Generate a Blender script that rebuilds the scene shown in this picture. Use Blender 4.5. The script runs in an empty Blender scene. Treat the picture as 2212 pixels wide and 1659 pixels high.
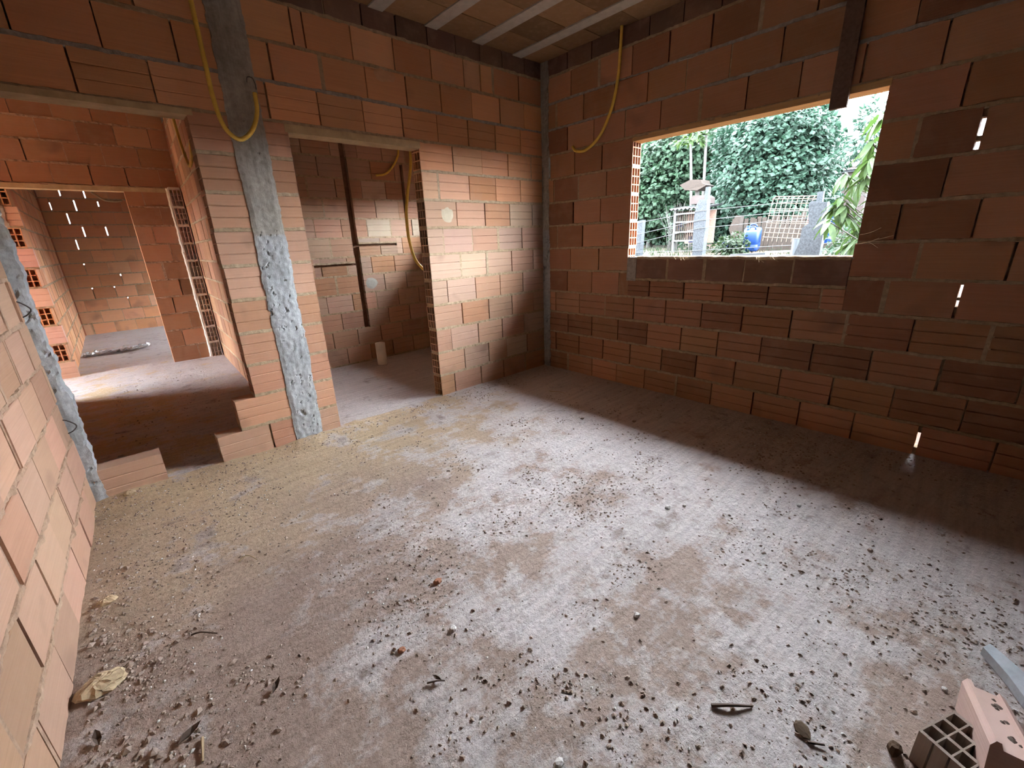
import bpy, math, random
from mathutils import Vector, Matrix, noise, Euler
R = math.radians
random.seed(7)
SC = bpy.context.scene
COL = SC.collection

# ------------------------------------------------------------------ camera, sky, exposure
cam_d = bpy.data.cameras.new('camera')
cam = bpy.data.objects.new('camera', cam_d); COL.objects.link(cam)
CX = (0.7356554, -0.676301, -0.0377901)      # camera right
CZ = (-0.6329515, -0.7062259, 0.3172025)      # camera backward
cx = Vector(CX); cz = Vector(CZ).normalized(); cy = cz.cross(cx).normalized(); cx = cy.cross(cz).normalized()
CAM_R = Matrix((cx, cy, cz)).transposed()
cam.matrix_world = Matrix.Translation((-3.19503, -3.02829, 1.28212)) @ CAM_R.to_4x4()
cam_d.sensor_fit = 'HORIZONTAL'; cam_d.sensor_width = 36.0
cam_d.lens = 923.43 / 2212.0 * 36.0
cam_d.clip_start = 0.02; cam_d.clip_end = 200
SC.camera = cam

world = bpy.data.worlds.new('sky'); SC.world = world; world.use_nodes = True
wn = world.node_tree; wn.nodes.clear()
wo = wn.nodes.new('ShaderNodeOutputWorld'); wb = wn.nodes.new('ShaderNodeBackground')
wb.inputs['Color'].default_value = (0.86, 0.92, 1.02, 1); wb.inputs['Strength'].default_value = 1.0
wn.links.new(wb.outputs[0], wo.inputs[0])

SC.view_settings.view_transform = 'Standard'
SC.view_settings.look = 'None'
SC.view_settings.gamma = 1.0
SC.view_settings.use_curve_mapping = False
SC.view_settings.exposure = 6.25
try:
    SC.cycles.use_denoising = True
    SC.cycles.max_bounces = 12; SC.cycles.diffuse_bounces = 7; SC.cycles.caustics_reflective = False
except Exception:
    pass

# ------------------------------------------------------------------ materials
def newmat(name):
    m = bpy.data.materials.new(name); m.use_nodes = True
    nt = m.node_tree; nt.nodes.clear()
    out = nt.nodes.new('ShaderNodeOutputMaterial'); b = nt.nodes.new('ShaderNodeBsdfPrincipled')
    nt.links.new(b.outputs[0], out.inputs[0])
    b.inputs['Roughness'].default_value = 0.9
    if 'Specular IOR Level' in b.inputs: b.inputs['Specular IOR Level'].default_value = 0.25
    return m, nt, b
def N(nt, t, **kw):
    n = nt.nodes.new(t)
    for k, v in kw.items():
        if k in n.inputs: n.inputs[k].default_value = v
        else: setattr(n, k, v)
    return n
def L(nt, a, b): nt.links.new(a, b)
def ramp(nt, fac, stops):
    r = nt.nodes.new('ShaderNodeValToRGB'); e = r.color_ramp.elements
    while len(e) > 1: e.remove(e[-1])
    for i, (p, c) in enumerate(stops):
        x = e[0] if i == 0 else e.new(p)
        x.position = p; x.color = (c if len(c) == 4 else (*c, 1)) if not isinstance(c, (int, float)) else (c, c, c, 1)
    L(nt, fac, r.inputs[0]); return r.outputs[0]
def mixc(nt, fac, a, b, mode='MIX'):
    m = nt.nodes.new('ShaderNodeMix'); m.data_type = 'RGBA'; m.blend_type = mode
    for s, v in ((m.inputs[0], fac), (m.inputs[6], a), (m.inputs[7], b)):
        if hasattr(v, 'links') or isinstance(v, bpy.types.NodeSocket): L(nt, v, s)
        elif isinstance(v, (int, float)): s.default_value = v
        else: s.default_value = (*v, 1) if len(v) == 3 else v
    return m.outputs[2]
def bump(nt, b, h, dist, strength=1.0):
    n = N(nt, 'ShaderNodeBump'); n.inputs['Distance'].default_value = dist; n.inputs['Strength'].default_value = strength
    L(nt, h, n.inputs['Height']); L(nt, n.outputs[0], b.inputs['Normal'])
def coords(nt, scale=(1, 1, 1), rnd=True, kind='Object'):
    tc = nt.nodes.new('ShaderNodeTexCoord'); mp = nt.nodes.new('ShaderNodeMapping')
    mp.inputs['Scale'].default_value = scale
    src = tc.outputs[kind]
    if rnd:
        oi = nt.nodes.new('ShaderNodeObjectInfo'); vm = nt.nodes.new('ShaderNodeVectorMath'); vm.operation = 'SCALE'
        vm.inputs[0].default_value = (37., 53., 71.); L(nt, oi.outputs['Random'], vm.inputs['Scale'])
        ad = nt.nodes.new('ShaderNodeVectorMath'); ad.operation = 'ADD'
        L(nt, src, ad.inputs[0]); L(nt, vm.outputs[0], ad.inputs[1]); src = ad.outputs[0]
    L(nt, src, mp.inputs[0]); return mp.outputs[0]
def math1(nt, op, a, b=None):
    m = nt.nodes.new('ShaderNodeMath'); m.operation = op
    for i, v in enumerate((a, b)):
        if v is None: continue
        if isinstance(v, (int, float)): m.inputs[i].default_value = v
        else: L(nt, v, m.inputs[i])
    return m.outputs[0]

def clay_mat():
    m, nt, b = newmat('fired_clay')
    oi = nt.nodes.new('ShaderNodeObjectInfo')
    n1 = N(nt, 'ShaderNodeTexNoise', Scale=7.0, Detail=5.0, Roughness=0.6); L(nt, coords(nt), n1.inputs['Vector'])
    n2 = N(nt, 'ShaderNodeTexNoise', Scale=1.0, Detail=3.0, Roughness=0.7); L(nt, coords(nt, (2.5, 2.5, 160)), n2.inputs['Vector'])
    n3 = N(nt, 'ShaderNodeTexNoise', Scale=3.2, Detail=2.0, Roughness=0.5); L(nt, coords(nt), n3.inputs['Vector'])
    base = mixc(nt, 1.0, oi.outputs['Color'], ramp(nt, n2.outputs[0], [(.25, (.90, .88, .87)), (.75, (1.06, 1.06, 1.06))]), 'MULTIPLY')
    dust = mixc(nt, ramp(nt, n1.outputs[0], [(.50, 0.), (.82, .34)]), base, (.42, .28, .20))
    soot = mixc(nt, ramp(nt, n3.outputs[0], [(.62, 0.), (.78, .55)]), dust, (.16, .10, .075))
    L(nt, soot, b.inputs['Base Color'])
    hh = math1(nt, 'ADD', math1(nt, 'MULTIPLY', n2.outputs[0], .6), math1(nt, 'MULTIPLY', n1.outputs[0], .8))
    bump(nt, b, hh, .0025, .7); b.inputs['Roughness'].default_value = .92
    return m
def mortar_mat(name, c1, c2, sc=30.):
    m, nt, b = newmat(name)
    v = coords(nt, rnd=False)
    n1 = N(nt, 'ShaderNodeTexNoise', Scale=sc, Detail=6.0, Roughness=0.7); L(nt, v, n1.inputs['Vector'])
    n2 = N(nt, 'ShaderNodeTexNoise', Scale=2.3, Detail=3.0); L(nt, v, n2.inputs['Vector'])
    c = mixc(nt, ramp(nt, n2.outputs[0], [(.35, 0.), (.65, 1.)]), c1, c2)
    c = mixc(nt, 1.0, c, ramp(nt, n1.outputs[0], [(.3, .6), (.7, 1.2)]), 'MULTIPLY')
    L(nt, c, b.inputs['Base Color']); bump(nt, b, n1.outputs[0], .008, .8)
    b.inputs['Roughness'].default_value = .95
    return m
def concrete_mat():
    m, nt, b = newmat('cast_concrete')
    v = coords(nt, rnd=False)
    n1 = N(nt, 'ShaderNodeTexNoise', Scale=42., Detail=6., Roughness=.7); L(nt, v, n1.inputs['Vector'])
    n2 = N(nt, 'ShaderNodeTexNoise', Scale=3., Detail=4.); L(nt, v, n2.inputs['Vector'])
    vs = coords(nt, (60, 60, 4), rnd=False)
    n3 = N(nt, 'ShaderNodeTexNoise', Scale=1., Detail=4.); L(nt, vs, n3.inputs['Vector'])
    sp = nt.nodes.new('ShaderNodeSeparateXYZ'); tc = nt.nodes.new('ShaderNodeTexCoord'); L(nt, tc.outputs['Object'], sp.inputs[0])
    zz = math1(nt, 'ADD', sp.outputs[2], math1(nt, 'MULTIPLY', n2.outputs[0], .03))
    lift = ramp(nt, math1(nt, 'MULTIPLY', zz, .3), [(.413, (.37, .385, .385)), (.4165, (.345, .325, .28))])   # two pours: the lower one bluer and coarser
    c = mixc(nt, 1., lift, ramp(nt, n2.outputs[0], [(.3, .78), (.7, 1.14)]), 'MULTIPLY')
    c = mixc(nt, 1., c, ramp(nt, n3.outputs[0], [(.3, .85), (.7, 1.1)]), 'MULTIPLY')
    c = mixc(nt, 1., c, ramp(nt, n1.outputs[0], [(.3, .75), (.65, 1.1)]), 'MULTIPLY')
    L(nt, c, b.inputs['Base Color']); bump(nt, b, n1.outputs[0], .006, .6)
    return m
def floor_mat():
    m, nt, b = newmat('dirty_screed')
    v = coords(nt, rnd=False)
    tc = nt.nodes.new('ShaderNodeTexCoord')
    def nse(scale, det=5., rough=.6, vec=None):
        n = N(nt, 'ShaderNodeTexNoise', Scale=scale, Detail=det, Roughness=rough); L(nt, vec or v, n.inputs['Vector']); return n.outputs[0]
    def streak(ang, sx, sy, det=5.):
        mp = nt.nodes.new('ShaderNodeMapping'); mp.vector_type = 'TEXTURE'
        mp.inputs['Rotation'].default_value = (0, 0, R(ang)); mp.inputs['Scale'].default_value = (1 / sx, 1 / sy, 1)
        L(nt, tc.outputs['Object'], mp.inputs[0]); return nse(1., det, .6, mp.outputs[0])
    big = nse(1.1, 4., .55); patch = nse(3.0, 9., .68); fine = nse(70., 6., .75); med = nse(11., 7., .72); grit = nse(190., 3., .7)
    s1 = streak(2, 1.3, 34); s2 = streak(-9, 2.2, 70); s3 = streak(0, .8, 7)
    vo = N(nt, 'ShaderNodeTexVoronoi', Scale=48.); L(nt, v, vo.inputs['Vector'])
    sp = nt.nodes.new('ShaderNodeSeparateXYZ'); L(nt, tc.outputs['Object'], sp.inputs[0])
    X, Y = sp.outputs[0], sp.outputs[1]
    def mul(a, k): return math1(nt, 'MULTIPLY', a, k)
    def add(*a):
        r = a[0]
        for q in a[1:]: r = math1(nt, 'ADD', r, q)
        return r
    # bare grey screed towards the window wall and in the bathroom, earth elsewhere
    bath = math1(nt, 'MULTIPLY', math1(nt, 'GREATER_THAN', X, -2.3), math1(nt, 'GREATER_THAN', Y, .02))
    k = add(mul(X, .09), mul(Y, .03), mul(patch, .85), mul(big, .28), mul(s3, .16), mul(med, .38), mul(bath, .30), -.115)  # Y term: extra dirt towards the rear also paints in the light falloff
    om = math1(nt, 'MULTIPLY', math1(nt, 'MINIMUM', math1(nt, 'MAXIMUM', mul(add(Y, 1.35), 1.3), 0.), 1.), math1(nt, 'MINIMUM', math1(nt, 'MAXIMUM', mul(add(mul(X, -1.), -.75), 2.), 0.), 1.))
    om = math1(nt, 'MULTIPLY', om, math1(nt, 'LESS_THAN', Y, .03))
    k = add(k, mul(om, -.12))
    f = ramp(nt, k, [(.405, 0.), (.455, .5), (.495, .85), (.57, 1.)])
    ochre = ramp(nt, add(mul(Y, .16), mul(big, .35), .42), [(.35, 0.), (.62, 1.)])
    dirt = mixc(nt, ochre, mixc(nt, big, (.25, .182, .148), (.33, .255, .21)), (.44, .335, .205))
    scr = mixc(nt, big, (.38, .335, .315), (.50, .465, .45))
    c = mixc(nt, f, dirt, scr)
    c = mixc(nt, ramp(nt, add(mul(med, .6), mul(patch, .5)), [(.60, 0.), (.70, .75)]), c, (.17, .125, .10))      # damp clods of dirt
    c = mixc(nt, 1., c, ramp(nt, s1, [(.28, .86), (.50, 1.), (.66, 1.09)]), 'MULTIPLY')
    c = mixc(nt, 1., c, ramp(nt, s2, [(.30, .90), (.55, 1.02), (.68, 1.06)]), 'MULTIPLY')
    c = mixc(nt, 1., c, ramp(nt, fine, [(.26, .55), (.42, .97), (.70, 1.10)]), 'MULTIPLY')
    c = mixc(nt, 1., c, ramp(nt, grit, [(.24, .62), (.36, 1.0), (.66, 1.06)]), 'MULTIPLY')
    L(nt, c, b.inputs['Base Color'])
    h = add(mul(fine, .55), mul(med, 1.3), mul(s1, .4), mul(s2, .25), mul(grit, .16), mul(vo.outputs['Distance'], -.2))
    bump(nt, b, h, .011, .65); b.inputs['Roughness'].default_value = .86
    return m
def plain(name, c, var=.2, sc=12., rough=.85, bmp=.002, spec=.25):
    m, nt, b = newmat(name)
    n1 = N(nt, 'ShaderNodeTexNoise', Scale=sc, Detail=5., Roughness=.65); L(nt, coords(nt), n1.inputs['Vector'])
    L(nt, mixc(nt, 1., c, ramp(nt, n1.outputs[0], [(.25, 1. - var), (.75, 1. + var)]), 'MULTIPLY'), b.inputs['Base Color'])
    b.inputs['Roughness'].default_value = rough
    if bmp: bump(nt, b, n1.outputs[0], bmp, .6)
    return m
def wood_mat(name, c1, c2):
    m, nt, b = newmat(name)
    n1 = N(nt, 'ShaderNodeTexNoise', Scale=1., Detail=5., Roughness=.6); L(nt, coords(nt, (3, 60, 60)), n1.inputs['Vector'])
    L(nt, ramp(nt, n1.outputs[0], [(.3, c1), (.7, c2)]), b.inputs['Base Color']); bump(nt, b, n1.outputs[0], .002, .6)
    return m
def brickplain_mat():
    m, nt, b = newmat('brickwork_far')
    tc = nt.nodes.new('ShaderNodeTexCoord'); br = nt.nodes.new('ShaderNodeTexBrick')
    mp = nt.nodes.new('ShaderNodeMapping'); mp.inputs['Rotation'].default_value = (R(90), 0, 0); L(nt, tc.outputs['Object'], mp.inputs[0])
    L(nt, mp.outputs[0], br.inputs['Vector'])
    br.inputs['Color1'].default_value = (.46, .19, .10, 1); br.inputs['Color2'].default_value = (.36, .15, .085, 1); br.inputs['Mortar'].default_value = (.36, .27, .18, 1)
    br.inputs['Scale'].default_value = 1.; br.inputs['Mortar Size'].default_value = .008; br.inputs['Brick Width'].default_value = .295; br.inputs['Row Height'].default_value = .2
    L(nt, br.outputs[0], b.inputs['Base Color']); return m
def leaf_mat(name, c1, c2):
    m, nt, b = newmat(name)
    oi = nt.nodes.new('ShaderNodeObjectInfo')
    n1 = N(nt, 'ShaderNodeTexNoise', Scale=5., Detail=3.); L(nt, coords(nt), n1.inputs['Vector'])
    L(nt, ramp(nt, n1.outputs[0], [(.3, c1), (.7, c2)]), b.inputs['Base Color'])
    b.inputs['Roughness'].default_value = .62
    if 'Specular IOR Level' in b.inputs: b.inputs['Specular IOR Level'].default_value = .2
    tr = nt.nodes.new('ShaderNodeBsdfTranslucent'); L(nt, ramp(nt, n1.outputs[0], [(.3, c2), (.7, c2)]), tr.inputs[0])
    ms = nt.nodes.new('ShaderNodeMixShader'); ms.inputs[0].default_value = .3
    L(nt, b.outputs[0], ms.inputs[1]); L(nt, tr.outputs[0], ms.inputs[2])
    out = [n for n in nt.nodes if n.type == 'OUTPUT_MATERIAL'][0]; L(nt, ms.outputs[0], out.inputs[0])
    return m

CLAY = clay_mat()
MORTAR = mortar_mat('lime_mortar', (.375, .275, .165), (.42, .325, .215))
MORTAR_P = mortar_mat('earth_mortar', (.37, .235, .155), (.42, .29, .20))
MORTAR_G = mortar_mat('grey_mortar', (.30, .275, .235), (.36, .335, .29))
CONC = concrete_mat()
FLOOR = floor_mat()
JOIST = plain('joist_concrete', (.42, .40, .36), .15, 20.)
CEILC = plain('filler_clay', (.30, .19, .11), .3, 9.)
YELLOW = plain('yellow_plastic', (.76, .53, .10), .18, 14., .5, 0)
PVC = plain('white_plastic', (.66, .62, .54), .12, 10., .45, 0)
WOODY = wood_mat('yellow_pine', (.42, .26, .11), (.58, .38, .18))
WOODD = wood_mat('dark_plank', (.10, .065, .05), (.16, .105, .08))
WOODG = wood_mat('weathered_grey_wood', (.011, .014, .016), (.034, .041, .046))
WOODB = wood_mat('weathered_brown_wood', (.008, .0058, .004), (.020, .0145, .010))
LINT = plain('lintel_skim', (.46, .35, .20), .2, 14.)
BPLAIN = brickplain_mat()
EARTH = plain('orange_earth', (.034, .020, .013), .35, 2.5, .95, .01)
STONE = plain('rubble_stone', (.30, .235, .19), .45, 40., .9, 0)
PALE = plain('pale_stone', (.52, .50, .47), .2, 25., .8, .001)
YARDP = plain('weathered_white_wood', (.060, .064, .062), .2, 25., .8, .001)
STRAW = plain('dry_straw', (.40, .31, .19), .3, 8., .9, 0)
TWIG = plain('dark_twig', (.085, .06, .045), .3, 8., .9, 0)
BLUE = plain('blue_plastic', (.0006, .0125, .056), .15, 4., .4, 0)
CREAM = plain('cream_wire', (.060, .046, .031), .15, 10., .5, 0)
GREYP = plain('painted_grey', (.032, .036, .039), .2, 10., .7, 0)
DARKR = plain('old_roof', (.026, .020, .018), .3, 6., .9, .004)
RUST = plain('rust_red', (.035, .013, .008), .3, 8., .7, 0)
LEAF_A = leaf_mat('leaf_dense', (.0075, .022, .0135), (.0145, .036, .022))
LEAF_B = leaf_mat('leaf_light', (.0075, .021, .0105), (.0145, .034, .016))
LEAF_C = leaf_mat('leaf_pale', (.009, .024, .0045), (.024, .046, .010))
GRASS = leaf_mat('grass_blade', (.0045, .013, .004), (.011, .022, .007))
BARK = plain('pale_bark', (.042, .042, .038), .3, 12., .9, .002)
WIRE = plain('dark_wire', (.06, .05, .045), .2, 10., .6, 0)
IRON = plain('rusty_iron', (.10, .065, .05), .3, 10., .7, 0)
CLEARP, _nt, _b = newmat('clear_plastic')
_b.inputs['Base Color'].default_value = (.75, .78, .8, 1); _b.inputs['Roughness'].default_value = .12
if 'Transmission Weight' in _b.inputs: _b.inputs['Transmission Weight'].default_value = .75

# ------------------------------------------------------------------ mesh helpers
def mesh(name, v, f, mat=None, smooth=False):
    m = bpy.data.meshes.new(name); m.from_pydata([tuple(p) for p in v], [], f); m.update()
    if mat: m.materials.append(mat)
    if smooth: m.polygons.foreach_set('use_smooth', [True] * len(m.polygons))
    return m
def put(name, me, parent=None, loc=(0, 0, 0), rot=(0, 0, 0), scale=(1, 1, 1), color=None, kind=None):
    o = bpy.data.objects.new(name, me); COL.objects.link(o)
    if parent: o.parent = parent
    o.location = loc; o.rotation_euler = rot; o.scale = scale
    if color: o.color = (*color, 1)
    if kind: o['kind'] = kind
    return o
def tag(o, label, cat, group=None, kind=None):
    o['label'] = label; o['category'] = cat
    if group: o['group'] = group
    if kind: o['kind'] = kind
    return o
def empty(name, loc=(0, 0, 0), rz=0.):
    o = bpy.data.objects.new(name, None); COL.objects.link(o); o.location = loc; o.rotation_euler = (0, 0, rz); o.empty_display_size = .1
    return o
class MB:
    def __init__(s): s.v = []; s.f = []
    def add(s, v, f):
        n = len(s.v); s.v += [tuple(p) for p in v]; s.f += [tuple(i + n for i in q) for q in f]
    def box(s, a, b, M=None):
        (x0, y0, z0), (x1, y1, z1) = a, b
        v = [(x0, y0, z0), (x1, y0, z0), (x1, y1, z0), (x0, y1, z0), (x0, y0, z1), (x1, y0, z1), (x1, y1, z1), (x0, y1, z1)]
        if M: v = [M @ Vector(p) for p in v]
        s.add(v, [(0, 3, 2, 1), (4, 5, 6, 7), (0, 1, 5, 4), (1, 2, 6, 5), (2, 3, 7, 6), (3, 0, 4, 7)])
    def tube(s, pts, rad, n=8, cap=True):
        pts = [Vector(p) for p in pts]; base = len(s.v); up = Vector((0, 0, 1)); prev = None
        for i, p in enumerate(pts):
            t = (pts[min(i + 1, len(pts) - 1)] - pts[max(i - 1, 0)]).normalized()
            if prev is None:
                prev = t.cross(up)
                if prev.length < .05: prev = t.cross(Vector((1, 0, 0)))
            x = (prev - t * prev.dot(t)).normalized(); prev = x; y = t.cross(x)
            r = rad(i) if callable(rad) else (rad[i] if isinstance(rad, (list, tuple)) else rad)
            for k in range(n):
                a = 2 * math.pi * k / n
                s.v.append(tuple(p + x * (r * math.cos(a)) + y * (r * math.sin(a))))
        for i in range(len(pts) - 1):
            for k in range(n):
                a = base + i * n + k; b = base + i * n + (k + 1) % n
                s.f.append((a, b, b + n, a + n))
        if cap:
            s.f.append(tuple(base + k for k in range(n))[::-1]); e = base + (len(pts) - 1) * n
            s.f.append(tuple(e + k for k in range(n)))
    def mesh(s, name, mat=None, smooth=False): return mesh(name, s.v, s.f, mat, smooth)
def boxmesh(name, a, b, mat):
    m = MB(); m.box(a, b); return m.mesh(name, mat)
def spline(pts, step):
    """Catmull-Rom through pts, resampled about every step."""
    P = [Vector(p) for p in pts]; P = [P[0] * 2 - P[1]] + P + [P[-1] * 2 - P[-2]]
    out = []
    for i in range(1, len(P) - 2):
        n = max(2, int((P[i + 1] - P[i]).length / step))
        for k in range(n):
            t = k / n; a, b, c, d = P[i - 1], P[i], P[i + 1], P[i + 2]
            out.append(.5 * ((2 * b) + (c - a) * t + (2 * a - 5 * b + 4 * c - d) * t * t + (3 * b - a - 3 * c + d) * t ** 3))
    out.append(P[-2]); return out

# ------------------------------------------------------------------ bricks
BL, BH, BT = .287, .187, .115
def brick_mesh(kind, groove=True, D=.07):
    """X length, Y thickness (front at -Y), Z height, centred. kind: plain / start / end / both = which ends show the nine hollow cells."""
    c, g, gw = .003, .0045, .0045; t, h = BT / 2, BH / 2
    sec = [(-t + c, -h), (-t, -h + c)]
    if groove:
        for gz in (-BH / 6, BH / 6): sec += [(-t, gz - gw), (-t + g, gz), (-t, gz + gw)]
    sec += [(-t, h - c), (-t + c, h), (t - c, h), (t, h - c), (t, -h + c), (t - c, -h)]
    n = len(sec); m = MB()
    v = [(-BL / 2, y, z) for y, z in sec] + [(BL / 2, y, z) for y, z in sec]
    f = [(i, i + n, (i + 1) % n + n, (i + 1) % n) for i in range(n)]
    ends = {'plain': (0, 0), 'start': (1, 0), 'end': (0, 1), 'both': (1, 1)}[kind]
    if not ends[0]: f.append(tuple(range(n)))
    if not ends[1]: f.append(tuple(range(n, 2 * n))[::-1])
    m.add(v, f)
    w = .0075; hy = (BT - 4 * w) / 3; hz = (BH - 4 * w) / 3
    ys = [-t]; zs = [-h]
    for k in range(3): ys += [ys[-1] + w, ys[-1] + w + hy]; zs += [zs[-1] + w, zs[-1] + w + hz]
    ys.append(t); zs.append(h)
    for sgn, on in ((-1, ends[0]), (1, ends[1])):
        if not on: continue
        x0 = sgn * BL / 2; x1 = sgn * (BL / 2 - D)
        for i in range(7):
            for j in range(7):
                q = [(ys[i], zs[j]), (ys[i + 1], zs[j]), (ys[i + 1], zs[j + 1]), (ys[i], zs[j + 1])]
                if i % 2 == 1 and j % 2 == 1:
                    vv = [(x0, y, z) for y, z in q] + [(x1, y, z) for y, z in q]
                    m.add(vv, [(0, 1, 5, 4), (1, 2, 6, 5), (2, 3, 7, 6), (3, 0, 4, 7), (4, 5, 6, 7)])
                else: m.add([(x0, y, z) for y, z in q], [(0, 1, 2, 3)])
    return m.mesh('brick_' + kind, CLAY)
BM = {(k, g): brick_mesh(k, g) for k in ('plain', 'start', 'end', 'both') for g in (True, False)}
def tint(pal):
    r = random.random(); acc = 0
    for w, c in pal:
        acc += w
        if r <= acc: break
    j = random.uniform(.88, 1.12)
    return tuple(min(1, x * j * random.uniform(.96, 1.04)) for x in c)
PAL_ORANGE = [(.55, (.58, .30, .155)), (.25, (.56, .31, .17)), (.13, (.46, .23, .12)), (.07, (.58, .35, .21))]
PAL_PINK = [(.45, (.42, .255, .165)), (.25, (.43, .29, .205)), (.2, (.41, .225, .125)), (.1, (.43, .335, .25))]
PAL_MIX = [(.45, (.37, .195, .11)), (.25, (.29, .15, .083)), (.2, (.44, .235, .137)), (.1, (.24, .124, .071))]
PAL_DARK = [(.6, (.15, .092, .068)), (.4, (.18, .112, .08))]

def nz(x, y, z=0.): return noise.noise(Vector((x, y, z)))
def brick_wall(name, loc, rotz, rows, t=BT, pal=PAL_ORANGE, mort=MORTAR, seed=0, slits={}, groove=lambda r, u: True, gap=.0088, fill=.3, tints={}, proud=.0025, grey_beds=(), rough=1.0):
    """rows: (z0, z1, [runs]); a run = (joints, hollow_start, hollow_end). Local X along the wall, local Y into it."""
    rnd = random.Random(seed); mb = MB(); mg = MB()
    bricks = []
    for ri, (z0, z1, runs) in enumerate(rows):
        for joints, hs, he in runs:
            for k in range(len(joints) - 1):
                a, b = joints[k], joints[k + 1]
                ga = rnd.uniform(.6, 1.5) * gap / 2; gb = rnd.uniform(.6, 1.5) * gap / 2
                if k == 0: ga = 0
                if k == len(joints) - 2: gb = 0
                if (ri, round(b, 3)) in slits: gb += .003
                if (ri, round(a, 3)) in slits: ga += .003
                L_ = b - a - ga - gb
                if L_ < .02: continue
                kd = 'plain'
                if hs and k == 0: kd = 'start'
                if he and k == len(joints) - 2: kd = 'end' if kd == 'plain' else 'both'
                zh = (z1 - z0 - .0125)
                c = tints.get((ri, k)) or None
                if c is None:
                    p = pal(ri, (a + b) / 2) if callable(pal) else pal
                    random.seed(seed * 7919 + ri * 131 + k); c = tint(p)
                bricks.append((kd, bool(groove(ri, (a + b) / 2)), ((a + ga + b - gb) / 2, t / 2 + rnd.uniform(-proud, proud), (z0 + z1) / 2 + rnd.uniform(-.0012, .0012)),
                               (rnd.uniform(-.004, .004), rnd.uniform(-.004, .004), rnd.uniform(-.007, .007)), (L_ / BL, t / BT * .992, zh / BH), c))
                # upright joint behind: recessed mortar, left open where daylight comes through
                for fa, fz in slits.get((ri, round(b, 3)), ()): mb.box((b - .012, .03, fa), (b + .012, t - .02, fz))
                if k < len(joints) - 2 and (ri, round(b, 3)) not in slits:
                    flush = rnd.random() < fill
                    d0 = rnd.uniform(-.002, .006) if flush else rnd.uniform(.018, .035)
                    w_ = gap * (1.4 if flush else 1.2)
                    mb.box((b - w_, d0, z0 + .004), (b + w_, t - .02, z1 - .004))
            # bed under and above this run
            for zz in ((z0, z1) if ri == len(rows) - 1 else (z0,)):
                tgt = mg if ri in grey_beds else mb
                a, b = joints[0], joints[-1]; n = max(2, int((b - a) / .016)); hg = .0118
                vs = []; fs = []
                for i in range(n + 1):
                    u = a + (b - a) * i / n; q = rough * nz(u * 9 + seed * 3.1, zz * 17.3, 1.7); q2 = rough * nz(u * 34, zz * 31.7 + seed, 4.1)
                    f = -.001 + .007 * q + .005 * q2; e = .006 * nz(u * 27, zz * 9.1, seed + 8.2)
                    vs += [(u, .008, zz - hg - .002), (u, f, zz - hg * .75 + e), (u, f - .0015 * q2, zz + hg * .7 + e), (u, .008, zz + hg + .002), (u, t - .005, zz + hg), (u, t - .005, zz - hg)]
                for i in range(n):
                    o = i * 6
                    for k in range(6): fs.append((o + k, o + 6 + k, o + 6 + (k + 1) % 6, o + (k + 1) % 6))
                fs.append(tuple(range(6))); fs.append(tuple(n * 6 + k for k in range(6))[::-1])
                tgt.add(vs, fs)
    w = put(name, mb.mesh(name, mort), None, loc, (0, 0, rotz), kind='structure')
    if mg.v: put('mortar_bed', mg.mesh('mortar_bed', MORTAR_G), w)
    for kd, g, l, r, s, c in bricks: put('brick', BM[(kd, g)], w, l, r, s, c)
    return w
def rough_concrete(name, x0, x1, z0, z1, depth, back, amp, edge, seed, mat=CONC, parent=None, dx=.012, dz=.012, kind='structure', low=9.):
    """Cast concrete strip: front near y=-depth, rough below z=low, ragged edges."""
    nx = max(3, int((x1 - x0) / dx)); nzs = max(3, int((z1 - z0) / dz)); v = []; f = []
    for j in range(nzs + 1):
        z = z0 + (z1 - z0) * j / nzs
        k = 1. if z > low else 1.9
        ea = edge * (.7 * nz(z * 3.1, seed, .3) + .9 * nz(z * 15, seed, .9) + .5 * nz(z * 55, seed, 2.)); eb = edge * (.7 * nz(z * 3.7, seed, 5.3) + .9 * nz(z * 14, seed, 7.9) + .5 * nz(z * 57, seed, 9.))
        for i in range(nx + 1):
            q = i / nx; x = x0 + ea + (x1 + eb - x0 - ea) * q
            h = nz(x * 9, z * 6, seed) * .5 + nz(x * 38, z * 34, seed) * .45 * k
            pit = max(0., nz(x * 33, z * 24, seed + 9.) + .5 * nz(x * 90, z * 80, seed + 4.) - (.62 if z > low else .42 - .10 * nz(z * 3., seed, 1.))) * 1.5 * k
            edgef = min(1., min(q, 1 - q) * 7)
            v.append((x, -depth * (.35 + .65 * edgef) - amp * h * edgef + amp * pit * 2.2, z))
    for j in range(nzs):
        for i in range(nx):
            a = j * (nx + 1) + i; f.append((a, a + 1, a + nx + 2, a + nx + 1))
    def side(idx):
        b0 = len(v)
        for i in idx: v.append((v[i][0], back, v[i][2]))
        for k in range(len(idx) - 1): f.append((idx[k + 1], idx[k], b0 + k, b0 + k + 1))
    side([j * (nx + 1) for j in range(nzs + 1)])
    side([j * (nx + 1) + nx for j in range(nzs, -1, -1)])
    side([nzs * (nx + 1) + i for i in range(nx + 1)]); side([i for i in range(nx, -1, -1)])
    return put(name, mesh(name, v, f, mat), parent, kind=kind)

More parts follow.
